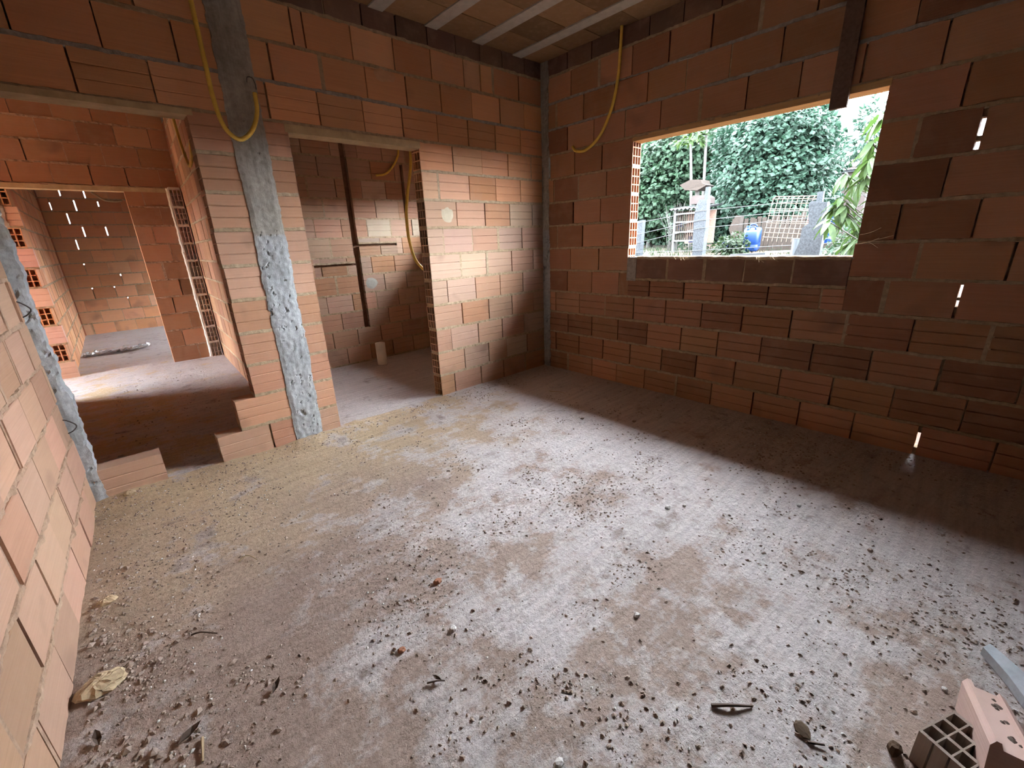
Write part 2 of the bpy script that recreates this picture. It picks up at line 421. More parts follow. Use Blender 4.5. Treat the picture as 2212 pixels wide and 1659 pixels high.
# ------------------------------------------------------------------ floor and grounds
def floor_h(x, y):
    h = .018 + .006 * nz(x * 1.3, y * 1.3, 2.) + .003 * nz(x * 6, y * 6, 3.) + .0015 * nz(x * 20, y * 20, 5.)
    if .05 < y < 2. and x > -2.36: h -= .045 * min(1, max(0, (y - .05) / .35))
    pile = 0.
    for px, py, pr, ph in ((-2.42, -.06, .16, .02), (-2.9, -.05, .16, .012), (-3.35, -.05, .2, .018), (-3.5, -1., .25, .012), (-3.52, -1.6, .3, .014), (-1.0, -.05, .3, .008), (-2.1, .02, .15, .012)):
        d = ((x - px) ** 2 + (y - py) ** 2) / pr ** 2
        if d < 4: pile += ph * math.exp(-d) * (1 + .6 * nz(x * 25, y * 25, 7.))
    return h + pile
def gridmesh(name, xs, ys, hf, mat):
    v = [(x, y, hf(x, y)) for y in ys for x in xs]; n = len(xs)
    f = [(j * n + i, j * n + i + 1, (j + 1) * n + i + 1, (j + 1) * n + i) for j in range(len(ys) - 1) for i in range(n - 1)]
    return mesh(name, v, f, mat, True)
def span(a, b, st): n = max(1, round((b - a) / st)); return [a + (b - a) * i / n for i in range(n)]
xs = span(-7.6, -3.9, .3) + span(-3.9, 0.05, .022) + [.05]
ys = span(-7.0, -4.0, .2) + span(-4.0, .6, .022) + span(.6, 3.8, .05) + span(3.8, 7.4, .2) + [7.4]
put('floor', gridmesh('floor', xs, ys, floor_h, FLOOR), kind='structure')

def ground_h(x, y):
    t = min(1, max(0, (x - .25) / 2.6)); t = t * t * (3 - 2 * t)
    return -.12 + 1.03 * t + .006 * max(0, x - 3) + .03 * nz(x * .8, y * .8, 4.) * t + .02 * nz(x * 3, y * 3, 6.) * t + max(0, x - 9) * .04
xs = span(.1, 8, .12) + span(8, 45, 2.) + [45]
ys = span(-30, -4, 1.) + span(-4, 6, .12) + span(6, 30, 1.) + [30]
put('ground', gridmesh('ground', xs, ys, ground_h, EARTH), kind='structure')
put('ground_west', gridmesh('ground_west', span(-40, -7.6, 2.) + [-7.6], span(-30, 30, 2.) + [30], lambda x, y: -.05, EARTH), kind='structure')

# ------------------------------------------------------------------ plain shell: the sides the photograph does not show
def slab(name, a, b, mat=BPLAIN, kind='structure'): return put(name, boxmesh(name, a, b, mat), kind=kind)
def multi(name, boxes, mat=BPLAIN):
    m = MB()
    for a, b in boxes: m.box(a, b)
    return put(name, m.mesh(name, mat), kind='structure')
slab('wall_rear', (-7.6, -7.12, -.1), (.115, -7.0, 2.75))  # unseen; set far back so less bounce light reaches the right wall
multi('wall_behind', [((0, -7.0, -.1), (.115, -4.0, 2.75)), ((-4.05, -2.8, -.1), (-3.55, -2.75, 2.75))])
multi('wall_outer', [((0, .115, -.1), (.115, .45, 2.75)), ((0, 1.4, -.1), (.115, 4.6, 2.75)), ((0, .45, -.1), (.115, 1.4, 1.45)), ((0, .45, 1.80), (.115, 1.4, 2.75)),
                     ((0, 4.6, -.1), (.115, 6.6, 1.25)), ((0, 4.6, 1.85), (.115, 6.6, 2.75)), ((0, 6.6, -.1), (.115, 7.45, 2.75))])  # far room window opening, unseen, added to brighten that room
multi('wall_corridor', [((-7.6, 2.53, -.1), (-4.05, 2.65, 2.77)), ((-4.17, .0, -.1), (-4.05, 2.65, 2.77)), ((-7.6, -7.1, -.1), (-7.48, 2.65, 2.77)), ((-4.17, -.12, -.1), (-3.66, .0, 2.77)), ((-4.17, -2.8, -.1), (-4.05, .0, 2.77)), ((-5.4, 3.80, -.1), (-3.9, 3.92, 2.77)),  # includes an unseen deep side room, added to thin out bounce light
                        ((-5.52, 2.5, 1.75), (-5.4, 3.95, 2.77)), ((-5.52, 2.5, -.1), (-5.4, 2.74, 1.8)), ((-5.52, 3.6, -.1), (-5.4, 3.95, 1.8))])
slab('wall_partition', (-2.34, 1.98, -.1), (0.0, 2.10, 2.75))
slab('wall_passage', (-2.30, 2.1, -.1), (-2.20, 4.1, 2.75))
multi('roof_slab', [((-5.6, -7.2, 2.76), (1.08, 7.6, 2.88)), ((-7.7, -7.2, 2.76), (-5.6, 2.65, 2.88)), ((.115, -7.2, 2.70), (1.08, 7.6, 2.76))], JOIST)

# ------------------------------------------------------------------ back wall (two doorways)
def J(*a): return list(a)
def seq(a, b, first, step=.2925):
    out = [a]; u = first
    while u < b - .03:
        if u > a + .03: out.append(u)
        u += step
    return out + [b]
rowsB = []
oddR = J(-1.30, -1.005, -.715, -.424, -.143, -.004); evR = J(-1.30, -1.155, -.862, -.575, -.285, -.004)
special = {1: J(-1.30, -1.032, -.754, -.527, -.25, -.004), 3: J(-1.30, -1.022, -.725, -.438, -.15, -.004), 0: J(-1.30, -1.157, -.862, -.58, -.29, -.004)}
for c in range(10):
    runs = []
    if c == 0: runs += [(J(-3.523, -3.223), False, True), (J(-2.944, -2.65, -2.5), True, False)]
    elif c == 1: runs.append((J(-2.808, -2.5), True, False))
    else: runs.append((J(-2.695 + .02 * nz(c * 3.3, 1.), -2.5), True, False))
    runs.append((J(-2.33, -2.20), False, False))
    runs.append((special.get(c) or (oddR if c % 2 else evR), True, False))
    rowsB.append((.2 * c + .004, .2 * c + .2, runs))
rowsB.append((2.0, 2.2, [(J(-3.55, -3.39, -3.095, -2.803, -2.5), False, False), (J(-2.33, -2.281, -1.994, -1.702, -1.417, -1.127, -.841, -.556, -.27, -.004), False, False)]))
rowsB.append((2.2, 2.4, [(J(-3.55, -3.247, -2.959, -2.669, -2.5), False, False), (J(-2.33, -2.227, -1.94, -1.653, -1.362, -1.075, -.785, -.496, -.219, -.004), False, False)]))
rowsB.append((2.4, 2.6, [(J(-3.55, -3.39, -3.09, -2.80, -2.5), False, False), (J(-2.33, -2.077, -2.01, -1.721, -1.429, -1.138, -.849, -.686, -.557, -.272, -.004), False, False)]))
rowsB.append((2.6, 2.74, [(J(-3.55, -3.3, -3.06, -2.82, -2.58, -2.5), False, False), (J(-2.33, -2.12, -1.87, -1.633, -1.394, -1.153, -.91, -.678, -.45, -.2, -.004), False, False)]))
PAL_PIER = [(.5, (.46, .255, .155)), (.3, (.47, .285, .19)), (.2, (.42, .225, .13))]
def palB(r, u):  # split follows the lit zone; upper courses lightened in place of bounce light
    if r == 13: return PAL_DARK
    if r >= 10 or (r >= 8 and u > -1.4): return PAL_ORANGE
    if u < -1.4: return PAL_PIER
    return PAL_PINK
tB = {(12, 6): (.24, .13, .08), (12, 7): (.22, .12, .075), (1, 2): (.50, .44, .36), (0, 0): (.45, .21, .12)}
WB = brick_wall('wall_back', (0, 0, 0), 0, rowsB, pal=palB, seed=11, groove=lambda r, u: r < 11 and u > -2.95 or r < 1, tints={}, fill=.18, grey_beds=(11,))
# lime-white smears on single blocks (flat stains a few millimetres thick)
def smear(parent, x, z, rx, rz, y, mat, seed):
    v = [(x, y - .004, z)]; n = 18
    for ring, k in ((.6, .0035), (1., .0)):
        for i in range(n):
            a = 2 * math.pi * i / n; r = ring * (1 + .25 * nz(math.cos(a) * 1.7, math.sin(a) * 1.7, seed) + (.1 * nz(a * 5, seed)))
            v.append((x + rx * r * math.cos(a), y - k, z + rz * r * math.sin(a)))
    f = [(0, 1 + i, 1 + (i + 1) % n) for i in range(n)] + [(1 + i, 1 + n + i, 1 + n + (i + 1) % n, 1 + (i + 1) % n) for i in range(n)]
    return put('mortar_smear', mesh('mortar_smear', v, f, mat), parent)
SMEAR = plain('lime_smear', (.46, .39, .28), .12, 14., .95, .002)
smear(WB, -1.10, 1.50, .06, .055, -.001, SMEAR, 3.)
smear(WB, -1.52, 2.36, .075, .04, -.001, plain('clay_smear', (.52, .30, .17), .1), 9.)

col = rough_concrete('concrete_column', -2.505, -2.325, 0.0, 2.74, .010, .12, .006, .010, 2.2, low=1.372, dx=.008, dz=.008)
dl = put('door_1', boxmesh('door_1', (-2.215, -.004, 1.948), (-1.292, .12, 1.992), LINT), kind='structure')
dl2 = put('door_2', boxmesh('door_2', (-3.56, -.004, 1.972), (-2.665, .12, 2.0), LINT), kind='structure')

# ------------------------------------------------------------------ right wall with the window (local X = -y)
E_ = 4.0; C0 = .082
def wr(*a): return [C0] + list(a) + [E_]
WS, WE = .962, 2.468
rowsW = [
 (.004, .2, [(wr(.321, .618, .892, 1.179, 1.465, 1.753, 2.048, 2.339, 2.636, 2.935, 3.23, 3.52, 3.81), False, False)]),
 (.2, .4, [(wr(.16, .457, .738, 1.026, 1.324, 1.613, 1.902, 2.196, 2.492, 2.787, 3.08, 3.37, 3.66), False, False)]),
 (.4, .6, [(wr(.319, .606, .891, 1.18, 1.474, 1.756, 2.051, 2.353, 2.649, 2.948, 3.24, 3.53, 3.82), False, False)]),
 (.6, .8, [(wr(.16, .456, .746, 1.036, 1.325, 1.617, 1.906, 2.207, 2.5, 2.795, 3.09, 3.38, 3.67), False, False)]),
 (.8, .94, [(J(.975, 1.173, 1.463, 1.755, 2.046, 2.344, 2.46), False, False)]),
 (.8, 1.0, [(J(C0, .312, .597, .885, .975), False, False), (J(2.46, 2.642, 2.935, 3.23, 3.52, 3.81, E_), False, False)]),
 (1.0, 1.2, [(J(C0, .347, .666, .957), False, True), (J(2.46, 2.747, 3.076, 3.37, 3.66, E_), True, False)]),
 (1.2, 1.4, [(J(C0, .187, .485, .804, WS), False, True), (J(WE, 2.629, 2.92, 3.21, 3.5, 3.8, E_), True, False)]),
 (1.4, 1.6, [(J(C0, .377, .669, WS), False, True), (J(WE, 2.77, 3.06, 3.35, 3.64, E_), True, False)]),
 (1.6, 1.8, [(J(C0, .145, .436, .725, WS), False, True), (J(WE, 2.618, 2.848, 3.14, 3.43, 3.72, E_), True, False)]),
 (1.8, 2.0, [(J(C0, .10, .387, .673, WS), False, True), (J(WE, 2.76, 3.05, 3.34, 3.63, E_), True, False)]),
 (2.0, 2.2, [(wr(.306, .586, .883, 1.176, 1.467, 1.76, 2.05, 2.34, 2.65, 2.94, 3.23, 3.52, 3.81), False, False)]),
 (2.2, 2.4, [(wr(.18, .475, .776, 1.061, 1.349, 1.64, 1.931, 2.22, 2.52, 2.81, 3.1, 3.4, 3.7), False, False)]),
 (2.4, 2.6, [(wr(.34, .627, .92, 1.212, 1.501, 1.79, 2.08, 2.37, 2.66, 2.95, 3.24, 3.53, 3.82), False, False)]),
 (2.6, 2.74, [(wr(.3, .55, .8, 1.05, 1.3, 1.55, 1.8, 2.05, 2.3, 2.55, 2.8, 3.05, 3.3, 3.55, 3.8), False, False)]),
]
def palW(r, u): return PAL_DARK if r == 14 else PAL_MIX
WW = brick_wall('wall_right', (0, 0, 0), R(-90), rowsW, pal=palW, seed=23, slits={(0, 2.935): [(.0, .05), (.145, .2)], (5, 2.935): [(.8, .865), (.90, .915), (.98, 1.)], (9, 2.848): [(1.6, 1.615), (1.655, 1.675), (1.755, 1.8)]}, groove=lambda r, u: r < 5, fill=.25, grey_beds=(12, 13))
# dark channel blocks laid under the opening
sl = brick_wall('window_1', (0, 0, 0), R(-90), [(.945, 1.112, [(J(1.045, 1.318, 1.605, 1.877, 2.167, 2.456), True, True)])], pal=[(1., (.20, .115, .08))], seed=31, groove=lambda r, u: False, fill=1., proud=.001)
put('sill_skim', boxmesh('sill_skim', (.96, .002, 1.108), (2.468, .118, 1.118), MORTAR_G), sl)
put('sill_patch', boxmesh('sill_patch', (.958, -.003, .93), (1.044, .115, 1.108), MORTAR_G), sl)
put('head_board', boxmesh('head_board', (.955, -.004, 1.966), (2.474, .119, 2.0), WOODY), sl)
slab('wall_corner', (.0, .0, -.1), (.115, .115, 2.75), CONC)
cc = rough_concrete('corner_column', .0, .086, 0.0, 2.74, .006, .115, .007, .013, 6.6, low=9.)
cc.rotation_euler = (0, 0, R(-90))

# ------------------------------------------------------------------ left wall beside the camera and the column that ends it
rowsL = []
for c in range(14):
    first = {0: -.487, 1: -.614, 2: -.49, 3: -.64}.get(c, -.49 if c % 2 == 0 else -.635)
    js = [-2.74]; u = first - .29 * 12
    while u < -.04:
        if u > -2.70: js.append(u)
        u += .29
    rowsL.append((.2 * c + .002, .2 * c + .2 if c < 13 else 2.74, [(js + [-.004], False, False)]))
WL = brick_wall('wall_left', (-3.538, 0, 0), R(88), rowsL, mort=MORTAR_P, pal=[(.7, (.43, .262, .178)), (.3, (.405, .236, .152))], seed=41, groove=lambda r, u: False, fill=.55, proud=.004, rough=1.5)
rough_concrete('column_left', -3.60, -3.490, 0.0, 2.74, .004, .12, .006, .014, 12.5, low=9.)

# ------------------------------------------------------------------ bathroom back wall with its chases
YB = 1.86
rowsK = []
for k in range(14):
    z0 = .2 * k - .02; z1 = z0 + .2
    if k == 13: z1 = 2.74
    js = seq(-2.34, -.004, (-1.36 - .29 * 3) if k % 2 == 0 else (-1.495 - .29 * 2), .289)
    def cut(js, a, b):
        """run list with the chase a..b left open"""
        l = [u for u in js if u < a - .03] + [a]; r = [b] + [u for u in js if u > b + .03]
        return [l, r]
    if z1 > .47:
        w0 = .006 * nz(k * 4.1, 1.); w1 = .006 * nz(k * 5.3, 2.)
        l, r = cut(js, -1.112 + w0, -1.045 + w1)
        runs = [(l, False, True)]
        if 7 <= k <= 10:
            a, b = cut(r, -.425, -.385); runs += [(a, False, False), (b, False, False)]
        else: runs.append((r, True, False))
    else: runs = [(js, False, False)]
    if k == 5:      # long horizontal slot left of the chase
        l = runs[0][0]; ll = [u for u in l if u < -1.6] + [-1.57]; lr = [-1.57] + [u for u in l if u > -1.54]
        rowsK.append((z0, z1, [(ll, False, False)] + runs[1:])); rowsK.append((z0, 1.092, [(lr, False, False)])); rowsK.append((1.122, z1, [(lr, False, False)]))
    elif k == 6:
        r = runs[1][0]; rl = [u for u in r if u < -.60] + [-.57]; rr = [-.57] + [u for u in r if u > -.54]
        rowsK.append((z0, z1, [runs[0], (rr, False, False)])); rowsK.append((z0, 1.292, [(rl, False, False)])); rowsK.append((1.322, z1, [(rl, False, False)]))
    else: rowsK.append((z0, z1, runs))
WK = brick_wall('wall_bathroom', (0, YB, 0), 0, rowsK, pal=PAL_PINK, seed=51, fill=.3)
put('chase_back', boxmesh('chase_back', (-2.3, .045, .0), (-.01, .10, 2.74), plain('chase_dark', (.16, .085, .05), .4, 18., .95, .004)), WK)
smear(WK, -.955, .875, .075, .062, -.001, plain('pale_smear', (.38, .37, .32), .1, 12.), 5.)

# ------------------------------------------------------------------ hallway right wall (turned two degrees), end wall, toothed corner, far room
rowsH = []
for k in range(14):
    js = seq(-3.46, -.16, -3.46 + (.14 if k % 2 else .285), .289)
    rowsH.append((.2 * k + .002, .2 * k + .2 if k < 13 else 2.74, [(js, False, False)]))
# local X = -y : starts at the far end
WH = brick_wall('wall_hallway', (-2.478, 0, 0), R(-92.2), rowsH, pal=PAL_MIX, seed=61, groove=lambda r, u: False, fill=.4)
rowsE = []
for k in range(14):
    z0 = .2 * k + .002; z1 = .2 * k + .2 if k < 13 else 2.74
    if k < 10:
        jj = J(-2.85, -2.70, -2.465) if k % 2 else J(-2.85, -2.585, -2.465)
        runs = [(jj, False, False)]
    else:
        runs = [(seq(-3.95, -2.352, -3.8 if k % 2 else -3.66, .289), False, False)]
    rowsE.append((z0, z1, runs))
WEnd = brick_wall('wall_passage_end', (0, 3.58, 0), 0, rowsE, pal=PAL_MIX, mort=MORTAR_P, seed=71, groove=lambda r, u: False, fill=.6, rough=1.6)
# the wall that starts behind it, seen end-on with its open cells and a lime-white joint
v_end = []
LIME = plain('lime_white', (.62, .58, .50), .15, 20.)
rowsN = [(.2 * k + .002, .2 * k + .2, [(J(-.45, -.165, -.008), False, True)]) for k in range(10)]
WN = brick_wall('wall_passage_stub', (-2.458, 3.535, 0), R(-90), rowsN, mort=LIME, pal=[(1., (.58, .47, .39))], seed=73, groove=lambda r, u: False, fill=.6)
rough_concrete('lime_joint', -2.482, -2.452, 0.02, 2.0, .022, .05, .004, .008, 3.3, mat=LIME, parent=None, dz=.02)
bpy.data.objects['lime_joint'].location = (0, 3.58, 0)
put('door_3', boxmesh('door_3', (-3.95, 3.575, 1.955), (-2.35, 3.70, 2.0), LINT), kind='structure')
# toothed corner: courses alternate a long face that sticks out and an open end that sits back
rowsT = []
for k in range(14):
    z0 = .2 * k + .002; z1 = .2 * k + .2 if k < 13 else 2.74
    rowsT.append((z0, z1, [(J(-4.3, -4.0, -3.705 + .01 * nz(k, 3.)) if k % 2 == 0 else J(-4.3, -4.05, -3.92), False, False)]))
WT = brick_wall('wall_toothed', (0, 3.69, 0), 0, rowsT, pal=[(1., (.56, .36, .28))], seed=81, groove=lambda r, u: True, fill=.5)
rowsF = []
for k in range(14):
    z0 = .2 * k + .002; z1 = .2 * k + .2 if k < 13 else 2.74
    st = -.004 if k % 2 else .10
    js = [st] + [u for u in [(.289 if k % 2 else .245) + .289 * i for i in range(13)] if u < 3.5] + [3.55]
    rowsF.append((z0, z1, [(js, k % 2 == 1, False)]))
# wall of the far room, facing +x : local X = +y
WF = brick_wall('wall_far_left', (-3.735, 3.70, 0), R(90), rowsF, pal=PAL_ORANGE, seed=91, groove=lambda r, u: False, fill=.5, t=.15)
rowsV = []; slitsV = {}
for k in range(14):
    z0 = .2 * k + .002; z1 = .2 * k + .2 if k < 13 else 2.74
    js = [-3.72] + [(-3.61 if k % 2 == 0 else -3.455) + .287 * i for i in range(5)] + [-2.2]
    rowsV.append((z0, z1, [(js, False, False)]))
for r, k, fa, fb in ((11, 1, .2, .1), (11, 2, .0, .0), (10, 1, .15, .3), (10, 2, .1, .1), (10, 3, .45, .15), (9, 1, .1, .1), (8, 2, .1, .15), (8, 3, .15, .15), (7, 1, .1, .15), (5, 1, .85, .0), (4, 3, .8, .05), (3, 1, .85, .05), (3, 2, .85, .05), (2, 3, .85, .05)):
    q = (-3.61 if r % 2 == 0 else -3.455) + .287 * (k - 1); z0 = .2 * r; slitsV[(r, round(q, 3))] = [(z0, z0 + .2 * fa + .002), (z0 + .2 - .2 * fb - .002, z0 + .2)]
WV = brick_wall('wall_far', (0, 7.3, 0), 0, rowsV, pal=PAL_ORANGE, seed=95, groove=lambda r, u: False, fill=.3, slits=slitsV, gap=.0065)
slab('wall_far_right', (-2.2, 7.3, -.1), (.115, 7.42, 2.75))
multi('wall_far_corner', [((-3.95, 7.3, -.1), (-3.722, 7.42, 2.75)), ((-3.95, 3.7, -.1), (-3.89, 7.42, 2.75))])
rough_concrete('plaster_patch', -3.98, -3.80, 1.60, 1.80, .02, .05, .006, .02, 8.8, mat=LIME).location = (0, 3.69, 0)

# ------------------------------------------------------------------ ceiling: precast joists and clay filler blocks
ceil = put('ceiling', boxmesh('ceiling', (-3.9, -7.05, 2.755), (.0, .0, 2.76), JOIST), kind='structure')
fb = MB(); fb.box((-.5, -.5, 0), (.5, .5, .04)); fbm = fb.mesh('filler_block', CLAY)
jc = [-.284 - .4155 * i for i in range(8)]
for x in jc: put('joist', boxmesh('joist', (x - .05, -4.0, 2.718), (x + .05, -.002, 2.756), JOIST), ceil)
rn = random.Random(5)
edges = [0.] + jc
for i in range(len(edges)):
    x1 = edges[i] - (.0 if i == 0 else .052); x0 = (edges[i + 1] + .052) if i + 1 < len(edges) else -3.55
    y = -.002
    while y > -3.95:
        w = .285 if i else .32
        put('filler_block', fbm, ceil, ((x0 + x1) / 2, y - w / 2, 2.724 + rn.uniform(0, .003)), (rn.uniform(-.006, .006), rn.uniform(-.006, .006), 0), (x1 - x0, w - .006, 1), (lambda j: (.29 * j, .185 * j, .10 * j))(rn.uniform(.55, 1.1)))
        y -= w
#SPLIT
# ------------------------------------------------------------------ corrugated conduits
def conduit(name, pts, label, r=.0125, step=.0045, mat=None):
    p = spline(pts, step)
    m = MB(); m.tube(p, lambda i: r if (i // 1) % 2 == 0 else r * .84, 8)
    o = put(name, m.mesh(name, mat or YELLOW, True)); return tag(o, label, 'conduit', 'yellow corrugated conduits')
conduit('conduit', [(-2.567, -.055, 2.76), (-2.567, -.06, 2.47), (-2.566, -.06, 2.2), (-2.565, -.06, 2.06), (-2.551, -.06, 1.949), (-2.52, -.06, 1.891), (-2.471, -.06, 1.872), (-2.406, -.055, 1.925), (-2.362, -.05, 2.02), (-2.353, -.045, 2.115)],
        'yellow corrugated conduit looping down in front of the grey concrete column')
conduit('conduit', [(-.03, -.841, 2.77), (-.03, -.836, 2.6), (-.03, -.826, 2.433), (-.03, -.788, 2.262), (-.032, -.721, 2.119), (-.034, -.644, 2.029), (-.034, -.528, 1.972), (-.034, -.43, 1.981), (-.03, -.389, 2.021)],
        'yellow corrugated conduit hanging beside the window near the room corner')
conduit('conduit', [(-.42, YB - .03, 2.75), (-.43, YB - .03, 2.335), (-.47, YB - .03, 2.206), (-.553, YB - .03, 2.105), (-.635, YB - .03, 2.047), (-.744, YB - .03, 2.027)],
        'short yellow conduit curling out of the bathroom back wall under the lintel')
conduit('conduit', [(-1.06, .5, 2.75), (-1.07, .5, 2.3), (-1.074, .5, 2.035), (-1.097, .5, 1.875), (-1.147, .5, 1.693), (-1.18, .5, 1.508), (-1.177, .5, 1.318), (-1.137, .5, 1.159), (-1.062, .5, 1.065)],
        'long bright yellow conduit dangling inside the bathroom doorway', r=.014)
conduit('conduit', [(-2.455, 2.13, 2.75), (-2.455, 2.06, 2.42), (-2.455, 2.0, 2.22), (-2.46, 1.9, 2.08), (-2.465, 1.76, 1.985), (-2.47, 1.55, 2.03), (-2.472, 1.41, 2.134)],
        'faint yellow conduit loop on the hallway side wall behind the column')
conduit('conduit', [(-3.12, 4.2, 2.77), (-3.118, 4.2, 2.4), (-3.11, 4.2, 2.033), (-3.085, 4.2, 1.975), (-3.02, 4.2, 1.918), (-2.919, 4.2, 1.905), (-2.86, 4.2, 1.915)],
        'thin pale conduit sagging under the lintel of the far room', mat=STRAW)

# wire hook on the column and two tie wires on the left column
m = MB(); m.tube(spline([(-2.375, -.02, 2.168), (-2.372, -.035, 2.19), (-2.35, -.04, 2.188), (-2.338, -.03, 2.165), (-2.335, -.02, 2.14)], .008), .0028, 6)
tag(put('wire_hook', m.mesh('wire_hook', WIRE)), 'small bent wire hook at the right edge of the tall concrete column', 'wire hook')
for i, (z, lab) in enumerate(((1.07, 'bent tie wire sticking out high on the column beside the left wall'), (.48, 'bent tie wire sticking out low on the column beside the left wall'))):
    m = MB(); m.tube(spline([(-3.555, -.012, z + .035), (-3.528, -.03, z + .03), (-3.50, -.03, z - .005), (-3.518, -.03, z - .03), (-3.55, -.012, z - .045)], .008), .003, 6)
    tag(put('tie_wire', m.mesh('tie_wire', WIRE)), lab, 'wire', 'tie wires')

# vertical board fixed over the window head
m = MB(); m.box((-.035, -2.303, 1.903), (-.006, -2.222, 2.735))
tag(put('hanging_board', m.mesh('hanging_board', WOODD)), 'dark vertical wooden board hanging over the top of the window', 'board')

# white drain pipe in the bathroom floor
t = empty('drain_pipe', (-1.084, 1.577, -.035)); tag(t, 'short white plastic drain pipe standing in the bathroom floor', 'pipe')
m = MB(); n = 28; ro, ri, hh = .055, .051, .262
for rr, z in ((ro, 0), (ro, hh), (ri, hh), (ri, .02)):
    for k in range(n): a = 2 * math.pi * k / n; m.v.append((rr * math.cos(a), rr * math.sin(a), z))
for s in range(3):
    for k in range(n): m.f.append((s * n + k, s * n + (k + 1) % n, (s + 1) * n + (k + 1) % n, (s + 1) * n + k))
m.f.append(tuple(3 * n + k for k in range(n)))
put('pipe_body', m.mesh('pipe_body', PVC, True), t)
m = MB(); n = 20
m.v.append((0, 0, .03))
for k in range(n): a = 2 * math.pi * k / n; r = .075 + .015 * nz(k * 1.1, 4.); m.v.append((r * math.cos(a), r * math.sin(a), .004))
for k in range(n): m.f.append((0, 1 + k, 1 + (k + 1) % n))
put('mortar_collar', m.mesh('mortar_collar', MORTAR_G), t)

# crumpled clear plastic on the far room floor
nx, ny = 46, 16; v = []
for j in range(ny + 1):
    for i in range(nx + 1):
        a, b = i / nx, j / ny
        x = -3.70 + .72 * a; y = 4.93 + .28 * (b - .5) * (1 - .6 * abs(a - .5)) + .18 * a + .05 * math.sin(a * 7)
        v.append((x, y, .035 + .055 * abs(nz(a * 9, b * 4, 3.)) + .03 * abs(nz(a * 22, b * 9, 8.))))
f = [(j * (nx + 1) + i, j * (nx + 1) + i + 1, (j + 1) * (nx + 1) + i + 1, (j + 1) * (nx + 1) + i) for j in range(ny) for i in range(nx)]
tag(put('plastic_sheet', mesh('plastic_sheet', v, f, CLEARP)), 'crumpled strip of clear plastic lying on the far room floor', 'plastic sheet')

# ------------------------------------------------------------------ loose things at the lower right
t = empty('channel_brick', (-1.905, -3.266, .072), 0); tag(t, 'pinkish channel brick leaning on the hollow brick in the lower right corner', 'brick')
def local(o, ang): o.rotation_euler = (0, 0, ang)
t.rotation_euler = (0, R(-19.6), R(187.7))
m = MB(); w, h, l = .040, .092, .145
sec = [(-w, 0), (-w, h - .014), (-w + .008, h), (-w + .016, h), (-w + .02, h - .014), (w - .016, h - .014), (w - .012, h - .004), (w, h - .012), (w, 0)]
k = len(sec); vs = [(-l, y, z) for y, z in sec] + [(l, y, z) for y, z in sec]
m.add(vs, [(i, (i + 1) % k, (i + 1) % k + k, i + k) for i in range(k)] + [tuple(range(k))[::-1], tuple(range(k, 2 * k))])
o = put('brick_body', m.mesh('brick_body', CLAY), t, color=(.43, .30, .255))
m = MB(); rn = random.Random(3)
for _ in range(9):
    px, py, r = rn.uniform(-.12, .12), rn.uniform(-.0, .018), rn.uniform(.004, .012)
    m.add([(px + r * math.cos(a) * rn.uniform(.7, 1.3), py + .7 * r * math.sin(a), h - .0138) for a in [i * math.pi / 4 for i in range(8)]] + [(px, py, h - .010)], [(i, (i + 1) % 8, 8) for i in range(8)])
put('mortar_crumb', m.mesh('mortar_crumb', TWIG), t)['kind'] = 'stuff'
t = empty('hollow_brick', (-1.972, -3.209, .068), 0)
tag(t, 'hollow brick standing on end with its open cells upward, lower right corner', 'brick')
t.rotation_euler = (R(0), R(-90), R(-114.6))
o = put('brick_body', brick_mesh('end', True, .27), t, color=(.30, .245, .20), scale=(.35, 1.165, .50))
v = []; f = []
outl = [(-1.47, -3.262), (-1.50, -3.248), (-1.535, -3.272), (-1.58, -3.30), (-1.64, -3.33), (-1.70, -3.38), (-1.69, -3.44), (-1.60, -3.40), (-1.54, -3.335), (-1.49, -3.285)]
k = len(outl)
v = [(x, y, .022) for x, y in outl] + [(x, y, .05 + .006 * nz(x * 30, y * 30)) for x, y in outl]
f = [tuple(range(k))[::-1], tuple(range(k, 2 * k))] + [(i, (i + 1) % k, (i + 1) % k + k, i + k) for i in range(k)]
tag(put('slab_fragment', mesh('slab_fragment', v, f, plain('pale_slab', (.40, .43, .45), .2, 20.))), 'pale grey broken slab piece on the floor behind the channel brick', 'slab piece')

# ------------------------------------------------------------------ rubble and single scraps on the floor
def pebble(rn, sx, sy, sz):
    v = [(sx * a * rn.uniform(.7, 1.2), sy * b * rn.uniform(.7, 1.2), sz * c * rn.uniform(.7, 1.2)) for a, b, c in ((1, 0, .1), (.4, .8, .3), (-.7, .6, 0), (-.9, -.5, .2), (.2, -.9, 0), (.1, .1, 1), (-.3, -.2, .8), (0, 0, -.6))]
    f = [(0, 1, 5), (1, 2, 5), (2, 6, 5), (2, 3, 6), (3, 4, 6), (4, 5, 6), (4, 0, 5), (1, 0, 7), (2, 1, 7), (3, 2, 7), (4, 3, 7), (0, 4, 7)]
    return v, f
def gravel(name, count, mat, seed, smin, smax, dens):
    rn = random.Random(seed); m = MB(); k = 0
    while k < count:
        x = rn.uniform(-3.55, -.05); y = rn.uniform(-3.6, 3.0) if rn.random() < .2 else rn.uniform(-3.5, .0)
        if y > -.03 and (x > -2.6 or x < -3.45 or y < .15): continue
        if x < -3.48 and y < -2.6 or rn.random() > dens(x, y): continue
        s = smin + (smax - smin) * rn.random() ** 3.4
        v, f = pebble(rn, s, s * rn.uniform(.6, 1.), s * rn.uniform(.45, .8)); a = rn.uniform(0, 6.28); z = floor_h(x, y) + s * .15
        ca, sa = math.cos(a), math.sin(a)
        m.add([(x + p[0] * ca - p[1] * sa, y + p[0] * sa + p[1] * ca, z + p[2]) for p in v], f); k += 1
    return put(name, m.mesh(name, mat), kind='stuff')
